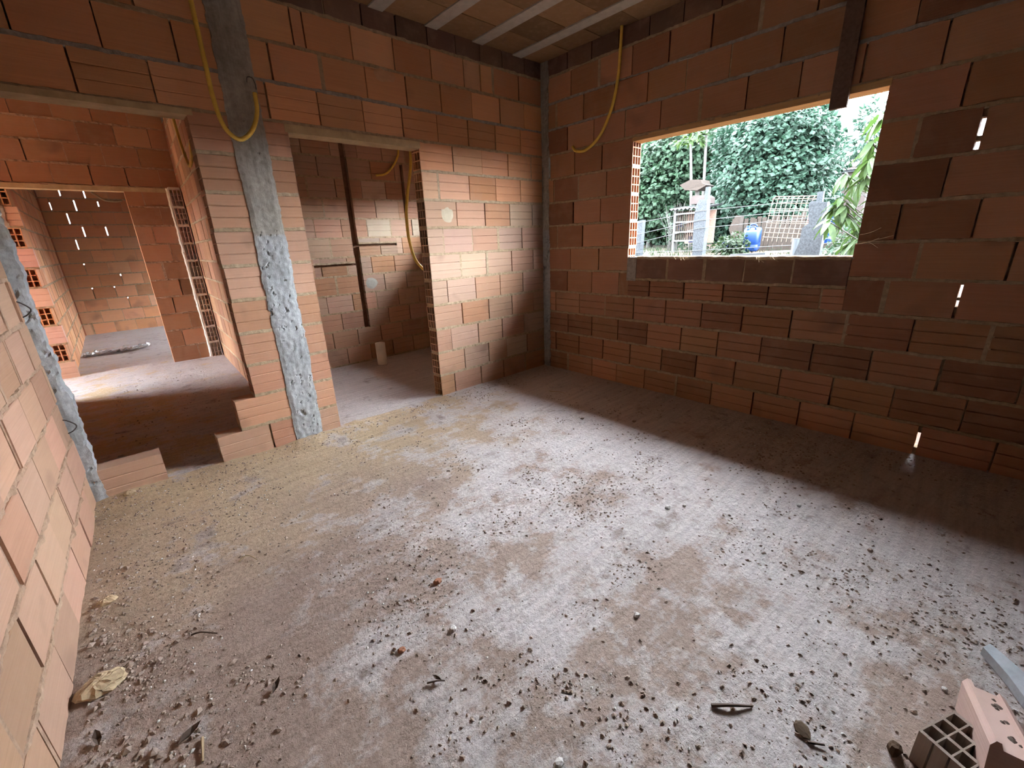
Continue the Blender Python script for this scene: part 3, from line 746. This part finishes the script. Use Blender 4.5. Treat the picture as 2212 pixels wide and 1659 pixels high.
def dens(x, y):
    d = .035 + 1.5 * max(0, nz(x * 1.9, y * 1.9, 3.3) - .02) ** 1.4
    d += 1.8 * max(0, nz(x * 5, y * 5, 8.) - .14) ** 1.2
    if x < -3.2: d += .35
    if y > -.25: d += .35
    return d
o = gravel('gravel', 16000, STONE, 4, .0018, .0098, dens); tag(o, 'fine brown rubble and crumbs scattered over the dirty floor', 'rubble')
o = gravel('gravel', 3600, PALE, 9, .0016, .0075, dens); tag(o, 'small pale mortar crumbs scattered over the dirty floor', 'rubble')
def densl(x, y): return (1. if x < -3.40 else .45) * max(0, .35 + nz(x * 6, y * 6, 2.)) if x < -3.15 and -2.6 < y < -.75 else 0
o = gravel('gravel', 900, STONE, 14, .004, .015, densl); tag(o, 'coarser rubble heaped along the foot of the left wall', 'rubble')
def stone(name, x, y, s, mat, label, seed, cat='stone', flat=.6, rot=0., group=None):
    rn = random.Random(seed); bm = MB(); n1, n2 = (12, 22) if s > .026 else (5, 8)
    v = [(0, 0, s * flat * .9)]
    for j in range(1, n1):
        th = math.pi * j / n1
        for i in range(n2):
            a = 2 * math.pi * i / n2; r = s * math.sin(th) * (rn.uniform(.78, 1.15) if n1 < 9 else 1 + .35 * nz(math.cos(a) * 2, math.sin(a) * 2, th * 2 + seed) + .16 * nz(math.cos(a) * 7, math.sin(a) * 7, th * 6 + seed))
            v.append((r * math.cos(a), .75 * r * math.sin(a), s * flat * math.cos(th) * (rn.uniform(.85, 1.1) if n1 < 9 else 1 + .4 * nz(math.cos(a) * 5, math.sin(a) * 5, th * 5 + seed))))
    v.append((0, 0, -s * flat * .8)); f = [(0, 1 + i, 1 + (i + 1) % n2) for i in range(n2)]
    for j in range(n1 - 2):
        for i in range(n2):
            a = 1 + j * n2 + i; b = 1 + j * n2 + (i + 1) % n2; f.append((a, a + n2, b + n2, b))
    e = len(v) - 1; q = 1 + (n1 - 2) * n2; f += [(q + i, e, q + (i + 1) % n2) for i in range(n2)]
    o = put(name, mesh(name, v, f, mat), None, (x, y, floor_h(x, y) + s * flat * .5), (0, 0, rot))
    return tag(o, label, cat, group)
CHIP = plain('clay_chip', (.33, .15, .09), .25, 30.)
CLOD = plain('tan_clod', (.45, .35, .22), .3, 18., .95, .006)
stone('stone', -2.617, -2.027, .017, PALE, 'white angular stone near the middle of the floor', 1, rot=.6)
stone('stone', -1.463, -2.196, .017, PALE, 'larger of two pale stones lying close together on the sunlit screed', 2)
stone('stone', -1.393, -2.245, .012, PALE, 'smaller of two pale stones lying close together on the sunlit screed', 3)
stone('stone', -2.654, -2.544, .015, PALE, 'pale stone at the bottom edge of the photo', 4)
stone('stone', -.668, -1.508, .018, STONE, 'flat brown stone at the edge of the shadow under the window', 5, flat=.35)
stone('stone', -.883, -1.209, .016, STONE, 'flat stone in the bright floor patch toward the room corner', 6, flat=.35)
stone('stone', -1.016, -2.632, .014, PALE, 'single pale stone near the right edge of the bright floor', 7)
stone('stone', -1.166, -2.927, .014, STONE, 'dark brown stone on the floor toward the right wall', 8)
stone('stone', -1.724, -3.184, .010, PALE, 'tiny white stone just behind the channel brick', 9)
stone('stone', -2.12, -2.436, .013, PALE, 'pale stone among crumbs in front of the window wall shadow', 10)
stone('brick_chip', -2.534, -1.805, .019, CHIP, 'ribbed reddish brick chip in the middle of the floor', 11, 'brick chip', .6)
stone('brick_chip', -2.783, -1.974, .016, CHIP, 'broken reddish brick crumb in the foreground left of the white stone', 12, 'brick chip', .5)
stone('brick_chip', -2.128, -2.939, .026, plain('dark_chip', (.085, .055, .03), .2, 20.), 'dark brown tile-like chip on the floor near the lower right', 13, 'brick chip', .3, 1.)
stone('brick_chip', -2.022, -3.112, .020, plain('dark_chip_b', (.09, .055, .03), .2, 20.), 'dark upright chip just left of the hollow brick', 14, 'brick chip', 1.)
stone('mortar_clod', -3.515, -1.44, .060, CLOD, 'tan clod of dry mortar against the foot of the left wall', 15, 'clod', .35, .3)
stone('mortar_clod', -3.50, -1.0, .03, CLOD, 'small tan clod at the foot of the left wall', 16, 'clod', .4)
stone('mortar_clod', -3.40, -.06, .028, CLOD, 'rounded clod in front of the single floor brick in the opening', 17, 'clod', .5)
stone('stone', -3.424, .632, .018, PALE, 'bright white stone on the hallway floor behind the single brick', 18)
def scrap(name, pts, r, mat, label, cat, n=5, group=None):
    m = MB(); q = spline(pts, .012); k = len(q); m.tube(q, lambda i: r * (1 - .45 * i / k), n)
    return tag(put(name, m.mesh(name, mat)), label, cat, group)
def fl(x, y, dz=.004): return (x, y, floor_h(x, y) + dz)
scrap('twig', [fl(-2.239, -2.748), fl(-2.205, -2.785, .010), fl(-2.16, -2.827)], .0055, TWIG, 'dark straight twig lying on the bare screed at the lower right', 'twig')
scrap('twig', [fl(-2.154, -2.959), fl(-2.133, -2.99, .008)], .004, TWIG, 'short dark twig beside the dark chip', 'twig')
scrap('stick', [fl(-3.311, -1.832), fl(-3.314, -1.86, .007), fl(-3.320, -1.90)], .0042, STRAW, 'pale wooden stick at the lower left of the floor', 'stick')
scrap('twig', [fl(-3.08, -1.10), fl(-3.05, -1.09, .015), fl(-3.03, -1.115, .01), fl(-3.02, -1.14)], .003, STRAW, 'curled dry stem on the ochre floor left of centre', 'twig')
scrap('twig', [fl(-3.284, -1.409), fl(-3.26, -1.43, .014), fl(-3.217, -1.462)], .0035, TWIG, 'dark broken twig on the floor near the left wall', 'twig')
scrap('twig', [fl(-2.783, -2.13), fl(-2.76, -2.15, .012), fl(-2.74, -2.16)], .003, TWIG, 'small dark twig near the white angular stone', 'twig')
scrap('straw', [fl(-.70, -1.74), fl(-.68, -1.77, .02), fl(-.70, -1.81, .012)], .003, STRAW, 'curved pale straw on the floor near the window wall', 'straw')
scrap('straw', [fl(-.60, -.62), fl(-.56, -.70, .008), fl(-.55, -.76)], .003, STRAW, 'pale straw lying in the shadow by the room corner', 'straw')
def leaf_scrap(x, y, s, rot, label, seed):
    v = [(-s, 0, .004), (-.3 * s, -.35 * s, .01), (.5 * s, -.3 * s, .016), (s, 0, .02), (.4 * s, .35 * s, .012), (-.4 * s, .3 * s, .014), (0, 0, .004)]
    f = [(0, 1, 6), (1, 2, 6), (2, 3, 6), (3, 4, 6), (4, 5, 6), (5, 0, 6)]
    o = put('dry_leaf', mesh('dry_leaf', v, f, TWIG), None, (x, y, floor_h(x, y) + .002), (.1, .1, rot)); tag(o, label, 'leaf')
leaf_scrap(-3.335, -1.80, .030, .4, 'dark curled leaf beside the pale stick at the lower left', 1)
leaf_scrap(-3.523, -1.646, .026, 1.7, 'dark leaf scrap at the foot of the left wall', 2)
leaf_scrap(-3.123, -1.82, .022, .9, 'small dark leaf with a stem in the lower left floor', 3)
leaf_scrap(-2.755, -2.143, .014, 2.2, 'tiny dark leaf crumb below the white angular stone', 4)

# dry grass that sticks out of the window edges
m = MB(); rn = random.Random(12)
for _ in range(16):
    y = rn.choice([-1.18, -1.42, -1.97, -2.03]) + rn.uniform(-.04, .04); x = -.01; z = 1.115
    m.tube(spline([(x + .03, y, z), (x - .01, y + rn.uniform(-.02, .02), z + .006), (x - .025, y + rn.uniform(-.06, .06), z - rn.uniform(.0, .03))], .012), .0012, 4)
for _ in range(5):
    z = rn.choice([1.19, 1.24]); y = -2.47
    m.tube(spline([(.0, y, z), (-.02, y - .05, z + .01), (-.03, y - rn.uniform(.08, .16), z + rn.uniform(-.03, .05))], .015), .0012, 4)
tag(put('dry_grass', m.mesh('dry_grass', STRAW), kind='stuff'), 'dry grass wisps sticking out along the window sill and right jamb', 'grass')

# ------------------------------------------------------------------ outside
def leafquad(m, p, d, up, l, w, fold=.25):
    s = d.cross(up)
    if s.length < .05: s = d.cross(Vector((1, 0, .2)))
    s.normalize(); nrm = s.cross(d)
    a = p + d * (l * .5) + nrm * (l * fold * .3)
    m.add([p, a + s * w - nrm * w * .3, p + d * l, a - s * w - nrm * w * .3, a], [(0, 1, 4), (1, 2, 4), (2, 3, 4), (3, 0, 4)])
def crown(rn, c, rad, n, l, w, inner=.62, shape=1.7, droop=.25):
    m = MB(); c = Vector(c)
    for _ in range(n):
        d = Vector((rn.gauss(0, 1), rn.gauss(0, 1), rn.gauss(0, 1))).normalized()
        r = rn.uniform(inner, 1.0); lump = 1 + .13 * nz(d.x * shape, d.y * shape, d.z * shape + c.x) * 2 + .06 * nz(d.x * 6, d.y * 6, d.z * 6 + c.y) * 2
        p = c + Vector((d.x * rad[0], d.y * rad[1], d.z * rad[2])) * r * lump
        g = (d * .6 + Vector((rn.gauss(0, .6), rn.gauss(0, .6), rn.gauss(0, .5) - droop))).normalized()
        s = rn.uniform(.7, 1.25); leafquad(m, p, g, (d + Vector((rn.gauss(0, .4), rn.gauss(0, .4), .6))).normalized(), l * s, w * s)
    return m
def tree(name, base, top, crowns, mat, label, seed, trunk_r=.09, bark=BARK, group=None):
    rn = random.Random(seed); t = empty(name, base); tag(t, label, 'tree', group)
    m = MB(); b = Vector(base); q = spline([(0, 0, -.2), Vector(top) * .5 + Vector((.05, .06, 0)) - b * .5, Vector(top) - b], .2); m.tube(q, lambda i: trunk_r * (1 - .5 * i / len(q)), 9)
    put('trunk', m.mesh('trunk', bark, True), t)
    for c, rad, n, l, w in crowns:
        k = crown(rn, Vector(c) - b, rad, n, l, w)
        put('foliage', k.mesh('foliage', mat), t)['kind'] = 'stuff'
    return t
gh = ground_h
tree('leafy_tree', (7.2, .35, gh(7.2, .35)), (7.2, .4, 3.0), [((7.1, .38, 2.55), (1.2, 1.12, 1.25), 24000, .092, .040), ((7.0, -.05, 1.95), (1.1, .72, .8), 7000, .088, .04)], LEAF_A, 'big dense rounded tree in the middle of the window view', 1, .14)
tree('leafy_tree', (8.6, 3.9, gh(8.6, 3.9)), (8.6, 3.8, 3.0), [((8.6, 3.75, 2.3), (1.2, 1.35, 1.15), 11000, .12, .055), ((8.8, 3.2, 3.3), (1.2, 1.7, .7), 8000, .14, .055)], LEAF_B, 'lighter green tree behind the coop at the left of the window view', 2, .1)
tree('leafy_tree', (10.5, 6.5, gh(10.5, 6.5)), (10.5, 6.5, 3.4), [((10.5, 6.3, 2.5), (1.8, 2.2, 1.5), 6500, .18, .08)], LEAF_B, 'tree seen behind the hollow brick jamb, far left of the window view', 3, .12)
tree('leafy_tree', (6.0, -1.35, gh(6, -1.35)), (6.0, -1.27, 2.9), [((6.0, -1.27, 2.70), (.30, .17, .48), 520, .11, .020), ((6.2, -1.02, 2.40), (.4, .32, .09), 170, .10, .020)], LEAF_A, 'sparse dark tree standing against the bright sky, right of the window view', 4, .03)
tree('leafy_tree', (12.0, 2.9, gh(12, 2.9)), (12.0, 2.9, 4.), [((12.0, 2.9, 3.3), (1.5, 1.9, 1.3), 6500, .19, .085)], LEAF_A, 'darker tree farther behind the papaya trunks', 5, .14)
# pale-leaved tree close to the right jamb: its long drooping leaves are single pieces
t = empty('mango_tree', (2.75, -2.15, gh(2.75, -2.15))); tag(t, 'pale green tree with long drooping leaves at the right window jamb', 'tree')
b = Vector(t.location)
m = MB(); q = spline([(0, 0, -.2), (.02, .02, .5), (-.02, .05, 1.2), (0, .02, 1.7)], .1); m.tube(q, lambda i: .035 * (1 - .6 * i / len(q)), 8); put('trunk', m.mesh('trunk', BARK, True), t)
lm = MB(); L_ = 1.; prof = [(0, .0), (.18, .085), (.45, .12), (.75, .085), (1., .0)]
vs = []
for x, w_ in prof:
    z = -.42 * x * x
    vs += [(x, -w_, z + .035), (x, 0, z), (x, w_, z + .035)]
fs = []
for i in range(len(prof) - 1):
    o_ = i * 3; fs += [(o_, o_ + 1, o_ + 4, o_ + 3), (o_ + 1, o_ + 2, o_ + 5, o_ + 4)]
leafm = mesh('leaf', vs, fs, LEAF_C, True)
rn = random.Random(21)
centres = [(-2.02, 2.26), (-2.05, 2.12), (-1.98, 2.05), (-2.0, 1.92), (-1.87, 1.86), (-1.80, 1.79), (-1.98, 1.74), (-1.87, 1.66), (-1.78, 1.60), (-2.04, 1.56), (-1.84, 1.50), (-1.95, 1.38), (-1.93, 1.24), (-1.82, 1.42), (-2.06, 1.15), (-1.90, 1.13), (-2.1, 1.85), (-2.12, 1.4), (-2.15, 2.05), (-2.2, 1.65), (-2.3, 1.9), (-2.35, 1.5), (-2.3, 2.3), (-2.45, 1.75), (-2.4, 1.25), (-2.5, 2.1), (-1.74, 1.48), (-1.92, 2.02), (-1.76, 1.34)]
for y, z in centres:
    c = Vector((2.75 + rn.uniform(-.25, .25), y + rn.uniform(-.03, .03), z + rn.uniform(-.02, .03)))
    tw = MB(); tw.tube([tuple(Vector((0, 0, c.z - b.z - .3))), tuple(c - b)], .006, 4)
    put('twig', tw.mesh('twig', BARK), t)
    n_ = rn.randint(7, 10)
    for k in range(n_):
        a = 2 * math.pi * k / n_ + rn.uniform(-.3, .3); s = rn.uniform(.16, .24)
        put('leaf', leafm, t, tuple(c - b + Vector((0, 0, rn.uniform(-.03, .03)))), (rn.uniform(-.4, .4), rn.uniform(.05, .9), a), (s, s * 1.15, s))
# papaya trunks
for i, (y0, z0, y1, z1, x, lab) in enumerate(((1.42, 1.0, 1.60, 3.05, 6.0, 'shorter pale slender papaya trunk with a tuft of leaves on top'), (1.27, 1.0, 1.36, 3.45, 6.1, 'taller pale slender papaya trunk rising out of the window view'))):
    t = empty('papaya_tree', (x, y0, gh(x, y0))); tag(t, lab, 'tree'); b = Vector(t.location)
    m = MB(); q = spline([(0, 0, -.1), (0, (y1 - y0) * .5 - .02, (z1 - z0) * .5), (0, y1 - y0, z1 - b.z)], .1); m.tube(q, lambda k: .034 * (1 - .3 * k / len(q)), 8); put('trunk', m.mesh('trunk', BARK, True), t)
    rn = random.Random(30 + i); m = MB(); tip = Vector((0, y1 - y0, z1 - b.z))
    for k in range(26):
        d = Vector((rn.gauss(0, 1), rn.gauss(0, 1), rn.uniform(-.1, .7))).normalized(); p = tip + d * .22
        m.tube([tuple(tip), tuple(p)], .004, 3)
        for j in range(5):
            a = (d + Vector((rn.gauss(0, .5), rn.gauss(0, .5), rn.gauss(0, .4) - .3))).normalized(); leafquad(m, p, a, Vector((0, 0, 1)), .17, .03)
    put('foliage', m.mesh('foliage', LEAF_C), t)['kind'] = 'stuff'

# fence posts, rails and wires
def post(name, pts, th, mat, label, cat='post', group=None):
    """an upright timber: outline in (y, z) on the plane x, with thickness th."""
    x, outl = pts; k = len(outl)
    v = [(x - th / 2 + .01 * nz(i * 2.2, x), y, z) for i, (y, z) in enumerate(outl)] + [(x + th / 2 + .01 * nz(i * 1.7, x + 3), y, z) for i, (y, z) in enumerate(outl)]
    f = [tuple(range(k)), tuple(range(k, 2 * k))[::-1]] + [(i, i + k, (i + 1) % k + k, (i + 1) % k) for i in range(k)]
    return tag(put(name, mesh(name, v, f, mat)), label, cat, group)
post('fence_post', (4.0, [(.372, .85), (.388, 1.2), (.40, 1.5), (.385, 1.70), (.34, 1.79), (.22, 1.785), (.20, 1.4), (.215, .85)]), .12, WOODG, 'wide weathered grey fence post in front of the coop')
post('fence_post', (4.12, [(.33, .85), (.35, 1.5), (.325, 1.97), (.268, 1.975), (.272, 1.5), (.26, .85)]), .06, WOODG, 'taller thin grey post behind the wide fence post')
post('fence_post', (4.0, [(1.46, .85), (1.45, 1.53), (1.33, 1.545), (1.35, .85)]), .10, WOODG, 'grey fence post next to the hollow brick jamb')
post('tree_slab', (3.2, [(-1.283, .90), (-1.34, 1.135), (-1.345, 1.30), (-1.405, 1.345), (-1.385, 1.465), (-1.372, 1.575), (-1.40, 1.60), (-1.558, 1.57), (-1.57, 1.40), (-1.575, 1.24), (-1.572, 1.08), (-1.57, .90)]), .11, WOODG, 'leaning rough grey slab of tree trunk at the window sill', 'slab')
post('fence_post', (3.35, [(-1.41, .95), (-1.40, 1.70), (-1.462, 1.705), (-1.47, .95)]), .06, WOODG, 'squared grey post rising behind the leaning tree slab')
post('broken_board', (5.5, [(1.41, 2.18), (1.30, 2.08), (1.05, 2.05), (.88, 2.125), (.97, 2.16), (1.0, 2.23), (1.2, 2.25)]), .35, WOODB, 'broken weathered brown board lying on top of a post', 'board')
post('fence_post', (5.5, [(1.10, 1.0), (1.16, 2.06), (1.10, 2.06), (1.04, 1.0)]), .07, BARK, 'pale thin pole carrying the broken brown board')
for i, (z0, z1, z2, lab) in enumerate(((1.502, 1.62, 1.655, 'top strand'), (1.312, 1.48, 1.54, 'second strand'), (1.17, 1.36, 1.44, 'third strand'), (1.0, 1.02, 1.10, 'lowest strand'))):
    m = MB(); m.tube([(3.93, 3.2, z0), (3.93, 1.38, z0), (3.93, .30, z1), (3.93, -.6, (z1 + z2) / 2), (3.93, -1.6, z2), (3.93, -3.2, z2)], .0035, 4)
    tag(put('fence_wire', m.mesh('fence_wire', GREYP)), lab + ' of the thin wire fence crossing the window view', 'wire', 'fence wires')

# slatted coop
t = empty('chicken_coop', (5.2, 1.09, 1.1)); tag(t, 'small slatted wooden coop with a corrugated roof behind the fence', 'coop')
for y in [.27 - .54 * i / 12 for i in range(13)]:
    put('slat', boxmesh('slat', (-.012, y - .011, .05), (.012, y + .011, .60), WOODB), t)
for z in (.06, .22, .40, .55):
    put('rail', boxmesh('rail', (-.05, -.29, z - .014), (-.014, .29, z + .014), YARDP), t)
for y in (-.28, .28): put('corner_post', boxmesh('corner_post', (-.045, y - .018, -.15), (.015, y + .018, .63), YARDP), t)
put('back_panel', boxmesh('back_panel', (.45, -.29, .0), (.48, .29, .60), WOODD), t)
m = MB(); n = 36
for i in range(n + 1):
    y = -.36 + .72 * i / n; z = .015 * math.cos(i * 2 * math.pi / 4)
    m.v += [(-.12, y, .635 + z), (.55, y, .70 + z), (-.12, y, .627 + z), (.55, y, .692 + z)]
for i in range(n): a = i * 4; m.f += [(a, a + 1, a + 5, a + 4), (a + 2, a + 6, a + 7, a + 3), (a, a + 4, a + 6, a + 2)]
put('roof_sheet', m.mesh('roof_sheet', GREYP), t)
put('feed_crate', boxmesh('feed_crate', (.1, -.20, .02), (.3, .03, .14), BLUE), t)
m = MB()
sec = [(-.16, 0), (-.16, .10), (-.10, .14), (.10, .15), (.16, .11), (.16, 0)]
m.add([(0, a, b_) for a, b_ in sec] + [(.35, a, b_) for a, b_ in sec], [tuple(range(6))[::-1], tuple(range(6, 12))] + [(i, (i + 1) % 6, (i + 1) % 6 + 6, i + 6) for i in range(6)])
tag(put('roof_bundle', m.mesh('roof_bundle', DARKR), None, (5.25, .98, 1.81)), 'dark folded tarpaulin bundle lying on the coop roof', 'bundle')
# blue containers
def lathe(prof, n=20):
    m = MB()
    for r, z in prof:
        for k in range(n): a = 2 * math.pi * k / n; m.v.append((r * math.cos(a), r * math.sin(a), z))
    for j in range(len(prof) - 1):
        for k in range(n): m.f.append((j * n + k, j * n + (k + 1) % n, (j + 1) * n + (k + 1) % n, (j + 1) * n + k))
    m.f.append(tuple(range(n))[::-1]); m.f.append(tuple((len(prof) - 1) * n + k for k in range(n))); return m
def jerrycan(name, loc, rot, w, d, h, label):
    t = empty(name, loc); t.rotation_euler = rot; tag(t, label, 'container')
    m = MB(); n = 24
    def ring(k, z): return [(d * k * math.copysign(abs(math.cos(a)) ** .55, math.cos(a)), w * k * math.copysign(abs(math.sin(a)) ** .55, math.sin(a)), z) for a in [2 * math.pi * i / n for i in range(n)]]
    for k, z in ((.9, 0), (1, .02), (1, h * .3), (.97, h * .32), (1, h * .34), (1, h * .9), (.9, h * .97), (.8, h)): m.v += ring(k, z)
    for j in range(7):
        for k in range(n): m.f.append((j * n + k, j * n + (k + 1) % n, (j + 1) * n + (k + 1) % n, (j + 1) * n + k))
    m.f.append(tuple(range(n))[::-1]); m.f.append(tuple(7 * n + k for k in range(n)))
    put('can_body', m.mesh('can_body', BLUE, True), t)
    m = MB(); m.tube(spline([(0, -w * .4, h), (0, -w * .3, h + .045), (0, w * .3, h + .045), (0, w * .4, h)], .02), .012, 8); put('handle', m.mesh('handle', BLUE, True), t)
    m = lathe([(.025, 0), (.03, .005), (.03, .03), (.02, .035)], 12); put('cap', m.mesh('cap', BLUE), t, (-d * .5, w * .5, h - .005))
    return t
jerrycan('jerrycan', (4.8, -.20, gh(4.8, -.2) + .06), (0, 0, .25), .115, .10, .34, 'blue plastic jerrycan standing upright in the yard, front one of the pair')
jerrycan('jerrycan', (5.05, -.12, gh(5.05, -.12) + .06), (0, 0, .1), .13, .10, .36, 'blue plastic jerrycan half hidden behind the front one')
jerrycan('jerrycan', (4.75, .02, gh(4.75, .02) + .09), (R(0), R(80), R(65)), .09, .08, .22, 'blue plastic container lying on its side in the grass')
def drum(name, loc, r, h, mat, label, lie=False):
    t = empty(name, loc); tag(t, label, 'drum')
    if lie: t.rotation_euler = (0, R(90), R(20))
    m = lathe([(r * .9, 0), (r, .02), (r, h * .3), (r * 1.05, h * .32), (r, h * .34), (r, h * .64), (r * 1.05, h * .66), (r, h * .68), (r, h - .03), (r * .93, h)]); put('drum_body', m.mesh('drum_body', mat, True), t)
    m = lathe([(r * .9, 0), (r * .9, .015), (r * .8, .02)]); put('lid', m.mesh('lid', mat), t, (0, 0, h))
drum('plastic_drum', (5.5, -1.10, gh(5.5, -1.1) + .38), .10, .24, BLUE, 'blue plastic drum raised behind the pale leaves, right of the slab')
drum('plastic_drum', (5.4, -1.10, gh(5.4, -1.1) + .12), .085, .24, BLUE, 'blue plastic drum on the ground behind the leaning slab')
drum('rusty_drum', (5.2, -.93, gh(5.2, -.93) + .30), .075, .30, RUST, 'rusty red drum behind the cream wire panel')
tag(put('blue_tub', lathe([(.10, 0), (.13, .12), (.135, .125), (.12, .12)], 14).mesh('blue_tub', BLUE), None, (6.4, 1.95, 1.36), (0, .5, 0)), 'small blue tub among the bushes left of the coop', 'tub')
# cream wire panel
t = empty('mesh_panel', (4.2, -.86, 1.17)); tag(t, 'cream coloured wire mesh panel leaning behind the slab', 'wire panel'); t.rotation_euler = (R(4), R(6), 0)
def rod(a, b_): m = MB(); m.tube([a, b_], .0055, 6); return m.mesh('bar', CREAM)
for i in range(10):
    y = .28 - .57 * i / 9
    m = MB(); m.tube(spline([(0, y, -.05), (0, y, .3), (0, y - .005, .52), (.03, y - .012, .565), (.12, y - .02, .58)], .05), .0055, 6); put('bar', m.mesh('bar', CREAM), t)
for z in (.0, .065, .13, .20, .225, .30, .37, .395, .47, .53):
    put('bar', rod((-.006, -.30, z), (-.006, .29, z + .004)), t)
for z in (.572,): put('bar', rod((.04, -.32, z), (.04, .27, z)), t)
# white bucket
tag(put('bucket', lathe([(.045, 0), (.055, .22), (.058, .225), (.05, .22)], 16).mesh('bucket', plain('pale_bucket', (.045, .056, .062), .08, 5., .5, 0)), None, (3.6, -1.19, gh(3.6, -1.19) + .02)), 'pale bucket standing just left of the leaning tree slab', 'bucket')
# rough boards and stump behind the jerrycans
t = empty('board_fence', (5.7, .1, 1.1)); tag(t, 'rough brown board fence under the big tree behind the jerrycans', 'fence')
rn = random.Random(40)
for i in range(22):
    y = .36 - i * .075; h = .42 + .08 * nz(i * 1.7, 2.)
    put('board', boxmesh('board', (-.012, y - .033, -.3), (.012, y + .033, h), WOODB), t, rot=(rn.uniform(-.05, .05), 0, 0))
post('stump', (5.3, [(.34, .9), (.30, 1.2), (.36, 1.35), (.26, 1.56), (.17, 1.55), (.19, 1.3), (.15, .9)]), .14, WOODB, 'pale split stump left of the blue jerrycans', 'stump')
# planks on the ground
rn = random.Random(44)
for i, lab in enumerate(('longest weathered plank on the ground below the wire panel', 'short pale plank crossing the others on the ground', 'greyish plank lying nearest the sill in the yard', 'thin plank at the back of the loose pile in the yard')):
    x, y, l, a = ((3.8, -.85, .55, 1.45), (4.0, -.62, .28, 1.0), (3.55, -.62, .45, 1.7), (4.1, -.95, .5, 1.62))[i]
    put_ = put('plank', boxmesh('plank', (-l / 2, -.045, -.012), (l / 2, .045, .012), YARDP if i % 2 else WOODG), None, (x, y, gh(x, y) + .03 + .02 * i), (0, .04, a)); tag(put_, lab, 'plank', 'loose planks in the yard')
# dark roofed shed beyond the big tree
t = empty('shed', (9.2, -.42, 1.5)); tag(t, 'dark shed roof edge between the big tree and the pale-leaved tree', 'shed')
m = MB(); m.box((-.02, -.42, .92), (.9, .42, .98)); put('roof_edge', m.mesh('roof_edge', GREYP), t)
m = MB(); m.add([(-.1, -.5, .98), (-.1, .5, .98), (1.4, .5, 1.28), (1.4, -.5, 1.28), (-.1, -.5, 1.02), (-.1, .5, 1.02), (1.4, .5, 1.32), (1.4, -.5, 1.32)], [(0, 1, 2, 3), (4, 7, 6, 5), (0, 4, 5, 1), (1, 5, 6, 2), (2, 6, 7, 3), (3, 7, 4, 0)]); put('roof', m.mesh('roof', DARKR), t)
put('shed_wall', boxmesh('shed_wall', (.05, -.4, -.9), (1.2, .4, .92), DARKR), t)
# bushes and grass
def bush(c, rad, n, l, w, mat, label, seed):
    k = crown(random.Random(seed), (0, 0, 0), rad, n, l, w, .3); o = put('bush', k.mesh('bush', mat), None, c); tag(o, label, 'bush')
bush((4.6, .02, gh(4.6, .02) + .12), (.22, .30, .26), 700, .07, .022, GRASS, 'bright green low bush between the fence post and the jerrycans', 50)
bush((6.6, 1.75, 1.35), (.4, .55, .5), 900, .08, .02, LEAF_B, 'mixed bush left of the coop', 51)
bush((3.6, -2.0, gh(3.6, -2.) + .12), (.4, .42, .26), 900, .08, .02, GRASS, 'low green bush at the right end of the window sill', 52)
bush((4.6, -1.75, gh(4.6, -1.75) + .2), (.5, .5, .35), 800, .09, .022, LEAF_B, 'green bush behind the leaning slab', 53)
for i, (y, z, ry, lab) in enumerate(((4.6, 1.5, 1.0, 'dark green bush far behind the coop'), (2.6, 1.6, 1.0, 'dark green bush far behind the papaya trunks'), (.9, 1.5, .95, 'dark green bush behind the trunk of the big tree'), (-.7, 1.45, .9, 'dark green bush behind the cream wire panel'), (-2.2, 1.5, .9, 'dark green bush far behind the pale-leaved tree'))):
    bush((10.2, y, z), (.6, ry, .75), 3200, .15, .07, LEAF_A, lab, 80 + i)
t = empty('bare_shrub', (5.6, 1.62, gh(5.6, 1.62))); tag(t, 'bare grey twiggy shrub beside the left fence post', 'shrub')
m = MB(); rn = random.Random(60)
for _ in range(34):
    a = rn.uniform(-.25, .25); b_ = rn.uniform(-.2, .2); m.tube([(0, rn.uniform(-.12, .12), 0), (b_ * .5, a * .5, .45), (b_, a * 1.1, rn.uniform(.7, 1.0))], [.006, .005, .002], 4)
put('branch', m.mesh('branch', BARK), t)['kind'] = 'stuff'
m = MB(); rn = random.Random(70)
for _ in range(9000):
    x = rn.uniform(2.4, 7.5); y = rn.uniform(-3.5, 4.5)
    if nz(x * 1.1, y * 1.1, 12.) + (.35 if x > 4.25 else -.18) < rn.uniform(-.1, .3): continue
    z = gh(x, y); h = rn.uniform(.03, .10) * (1.3 if x > 4.4 else .8); a = rn.uniform(0, 6.28); w_ = .006; dx, dy = math.cos(a), math.sin(a); bx, by = rn.gauss(0, .03), rn.gauss(0, .03)
    m.add([(x - dx * w_, y - dy * w_, z - .01), (x + dx * w_, y + dy * w_, z - .01), (x + bx, y + by, z + h)], [(0, 1, 2)])
tag(put('grass', m.mesh('grass', GRASS), kind='stuff'), 'short green grass over the yard behind the wire fence', 'grass')
